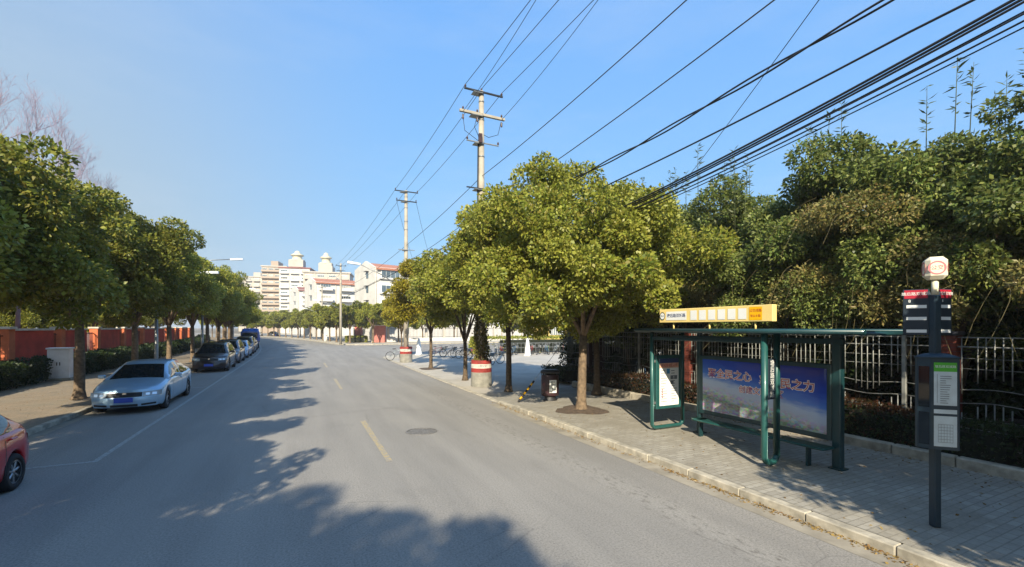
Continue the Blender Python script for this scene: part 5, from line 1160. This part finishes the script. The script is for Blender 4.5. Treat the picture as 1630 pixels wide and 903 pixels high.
# ------------------------------------------------------------------ apartment blocks
wrnd = random.Random(12)
M['curtain'] = plain('curtained_glass', c3('a9a79f'), .3, var=.25, vs_=1.2); M['windark'] = plain('dark_glass', c3('2e353c'), .1, var=.3, vs_=1.2)
def block(name, A, u, Lf, D, H, floors, cols, wall, roofmat, label, roof='mono', win='wide', gable=0, group='apartment blocks beyond the side street', winw=2.6, tower=None, wall2=None, bal=True):
    """A = near corner (x, y); u = unit direction of the street facade; D = depth to the left normal"""
    ang = math.atan2(u[1], u[0]); t = empty(name, (A[0], A[1], 0), ang, label, 'apartment block', group)
    b = MB(); b.box(0, Lf, 0, D, 0, H, wall); b.build('wall', t)
    if roof == 'mono':
        b = MB(); b.add([(-.0, -.5, H - .2), (Lf + .3, -.5, H - .2), (Lf + .3, D * .45, H + 1.3), (0, D * .45, H + 1.3), (0, D, H + .3), (Lf + .3, D, H + .3), (0, -.5, H - .5), (Lf + .3, -.5, H - .5)], [(0, 1, 2, 3), (3, 2, 5, 4), (6, 7, 1, 0)], roofmat); rf = b.build('roof', t)
        b = MB(); b.add([(-.02, 0, H - .1), (-.02, D * .45, H + 1.6), (-.02, D, H + .4), (-.02, D, H - .2), (.35, 0, H - .1), (.35, D * .45, H + 1.6), (.35, D, H + .4), (.35, D, H - .2)], [(0, 1, 2, 3), (4, 7, 6, 5), (0, 4, 5, 1), (1, 5, 6, 2)], wall); b.build('gable_wall', t)
    else:
        b = MB(); b.box(-.4, Lf + .4, -.4, D + .4, H, H + .5, roofmat, .03); b.box(Lf * .3, Lf * .6, D * .2, D * .8, H + .5, H + 3, wall); b.build('roof', t, recalc=True)
    fh = H / floors; pw = Lf / cols
    wm = MB(); wm.box(-winw / 2, winw / 2, -.22, -.01, -.75, .75, M['white']); 
    pn = MB(); nm = 4
    for k in range(nm): x0 = -winw / 2 + .08 + k * (winw - .1) / nm; pn.box(x0, x0 + (winw - .1) / nm - .07, -.25, -.225, -.62, .64, M['winglass'])
    slab = MB(); slab.box(-winw / 2 - .3, winw / 2 + .3, -1.15 if bal else -.4, -.01, -.95, -.8, wall)
    if bal: slab.box(-winw / 2 - .3, winw / 2 + .3, -1.15, -1.05, -.8, -.1, wall)
    first = None
    for f in range(1, floors):
        for c in range(cols):
            loc = (pw * (c + .5), 0, fh * f + fh * .55)
            if first is None:
                fo = wm.build('window', t); fo.location = loc; po = pn.build('pane', fo); so_ = slab.build('balcony', fo); first = fo
            else: o = copy_tree(first, loc, parent=t, mat=(M['winglass'], wrnd.choice([M['winglass'], M['winglass'], M['curtain'], M['windark']])))
    if group and Lf > 12:
        for k in range(int(floors * cols * .6)):
            f = wrnd.randrange(1, floors); c = wrnd.randrange(cols); x0 = pw * (c + .5) + winw / 2 + .15; z0 = fh * f + wrnd.uniform(.2, .9)
            if x0 + .9 < Lf: b = MB(); b.box(x0, x0 + .8, -.42, -.02, z0, z0 + .62, M['cab'], .03); b.box(x0 + .12, x0 + .55, -.435, -.42, z0 + .08, z0 + .52, M['greyink']); b.build('air_conditioner', t, recalc=True)
    for c in range(cols + 1):
        b = MB(); xx = min(max(pw * c, .12), Lf - .12); b.tube([(xx, -.1, 0), (xx, -.1, H)], .09, M['capwhite'], 6); b.build('drainpipe', t)
    # small gable windows on the left end wall
    b = MB(); n = 0
    for f in range(1, floors):
        for yy in ([D * .35] if D < 14 else [D * .3, D * .7]):
            z = fh * f + fh * .35; bb = MB(); bb.box(-.08, -.01, yy - .5, yy + .5, z, z + 1.1, M['winglass']); bb.box(-.5, -.01, yy - .7, yy + .7, z + 1.2, z + 1.3, M['shade']); bb.build('end_window', t)
    if tower:
        x, y, r_ = tower; zz = H + (1.5 if roof == 'mono' else 3)
        b = MB(); b.box(x - r_ * 1.2, x + r_ * 1.2, y - r_ * 1.2, y + r_ * 1.2, zz - 2, zz + 1, M['wall2']); b.lathe([(r_ * 1.3, zz + 1), (r_ * 1.3, zz + 1.3), (r_ * .8, zz + 1.4), (r_ * .8, zz + 3), (r_ * 1.1, zz + 3.1), (r_ * 1.1, zz + 3.4), (r_ * .5, zz + 4.2), (r_ * .4, zz + 5), (0, zz + 5.4)], M['gold'], 12, x, y); b.build('roof_lantern', t)
    return t
yawc, yaws = math.cos(R(25.7)), math.sin(R(25.7))
def cw(x, d): return (x * yawc + d * yaws, -x * yaws + d * yawc)       # camera-plan metres to world
def dirw(x, d): v = cw(x, d); l = math.hypot(*v); return (v[0] / l, v[1] / l)
u1 = dirw(8, 6.3)
block('apartment_block', cw(-24.9, 80), u1, 46, 11, 13.6, 5, 8, M['wall'], M['roofo'], 'white five storey block with orange roof and bare end wall, nearest', winw=3.6, bal=False)
block('apartment_block', cw(-51.5, 115), u1, 26, 11, 14.6, 5, 5, M['wall'], M['roofo'], 'white block with orange roof between the lamp pole and the nearest block', winw=2.6)
block('apartment_block', cw(-73, 150), u1, 22, 12, 15.5, 5, 4, M['wall'], M['roofr'], 'white block with dark red roof strip left of the lamp pole', winw=2.6)
u2 = dirw(1, .25)
block('apartment_block', cw(-76, 160), u2, 16, 12, 22.5, 7, 4, M['wall2'], M['wall2'], 'cream block with domed lantern rising behind the lamp pole', roof='flat', winw=2.4, tower=(7, 5, 1.9))
block('apartment_tower', cw(-98, 185), u2, 12, 12, 27.5, 9, 3, M['wall'], M['roofr'], 'white tower topped by the golden lantern roof', roof='flat', winw=2.6, tower=(6, 5, 2.4))
block('apartment_tower', cw(-111, 195), u2, 10, 14, 29.5, 10, 4, M['wall3'], M['wall2'], 'tan and white tower left of the lantern tower', roof='flat', winw=1.9)
block('apartment_tower', cw(-122, 215), u2, 11, 14, 28.5, 10, 3, M['wall2'], M['wall3'], 'cream tower directly left of the tan tower, its roof a little lower', roof='flat', winw=2.2)
block('apartment_tower', cw(-146, 240), u2, 12, 14, 30, 10, 3, M['wall2'], M['wall2'], 'pale tower with stacked balconies, second from the left', roof='flat', winw=2.4)
block('apartment_tower', cw(-165, 265), u2, 13, 14, 30.5, 10, 3, M['wall2'], M['capwhite'], 'leftmost and palest tower just above the left trees', roof='flat', winw=2.6)

# ------------------------------------------------------------------ thin winter haze
b = MB(); b.box(-950, 950, -350, 1550, -1.1, 48, None or M['white']); hz = b.build('haze'); hz.data.materials.clear()
hm = bpy.data.materials.new('haze_air'); hm.use_nodes = True; ht = hm.node_tree; ht.nodes.remove(ht.nodes['Principled BSDF'])
hv = ht.nodes.new('ShaderNodeVolumePrincipled'); hv.inputs['Color'].default_value = (.86, .9, .96, 1); hv.inputs['Density'].default_value = .0006
ht.links.new(hv.outputs[0], ht.nodes['Material Output'].inputs['Volume']); hz.data.materials.append(hm); hz['kind'] = 'stuff'
hz['label'] = 'thin pale winter haze over the street'
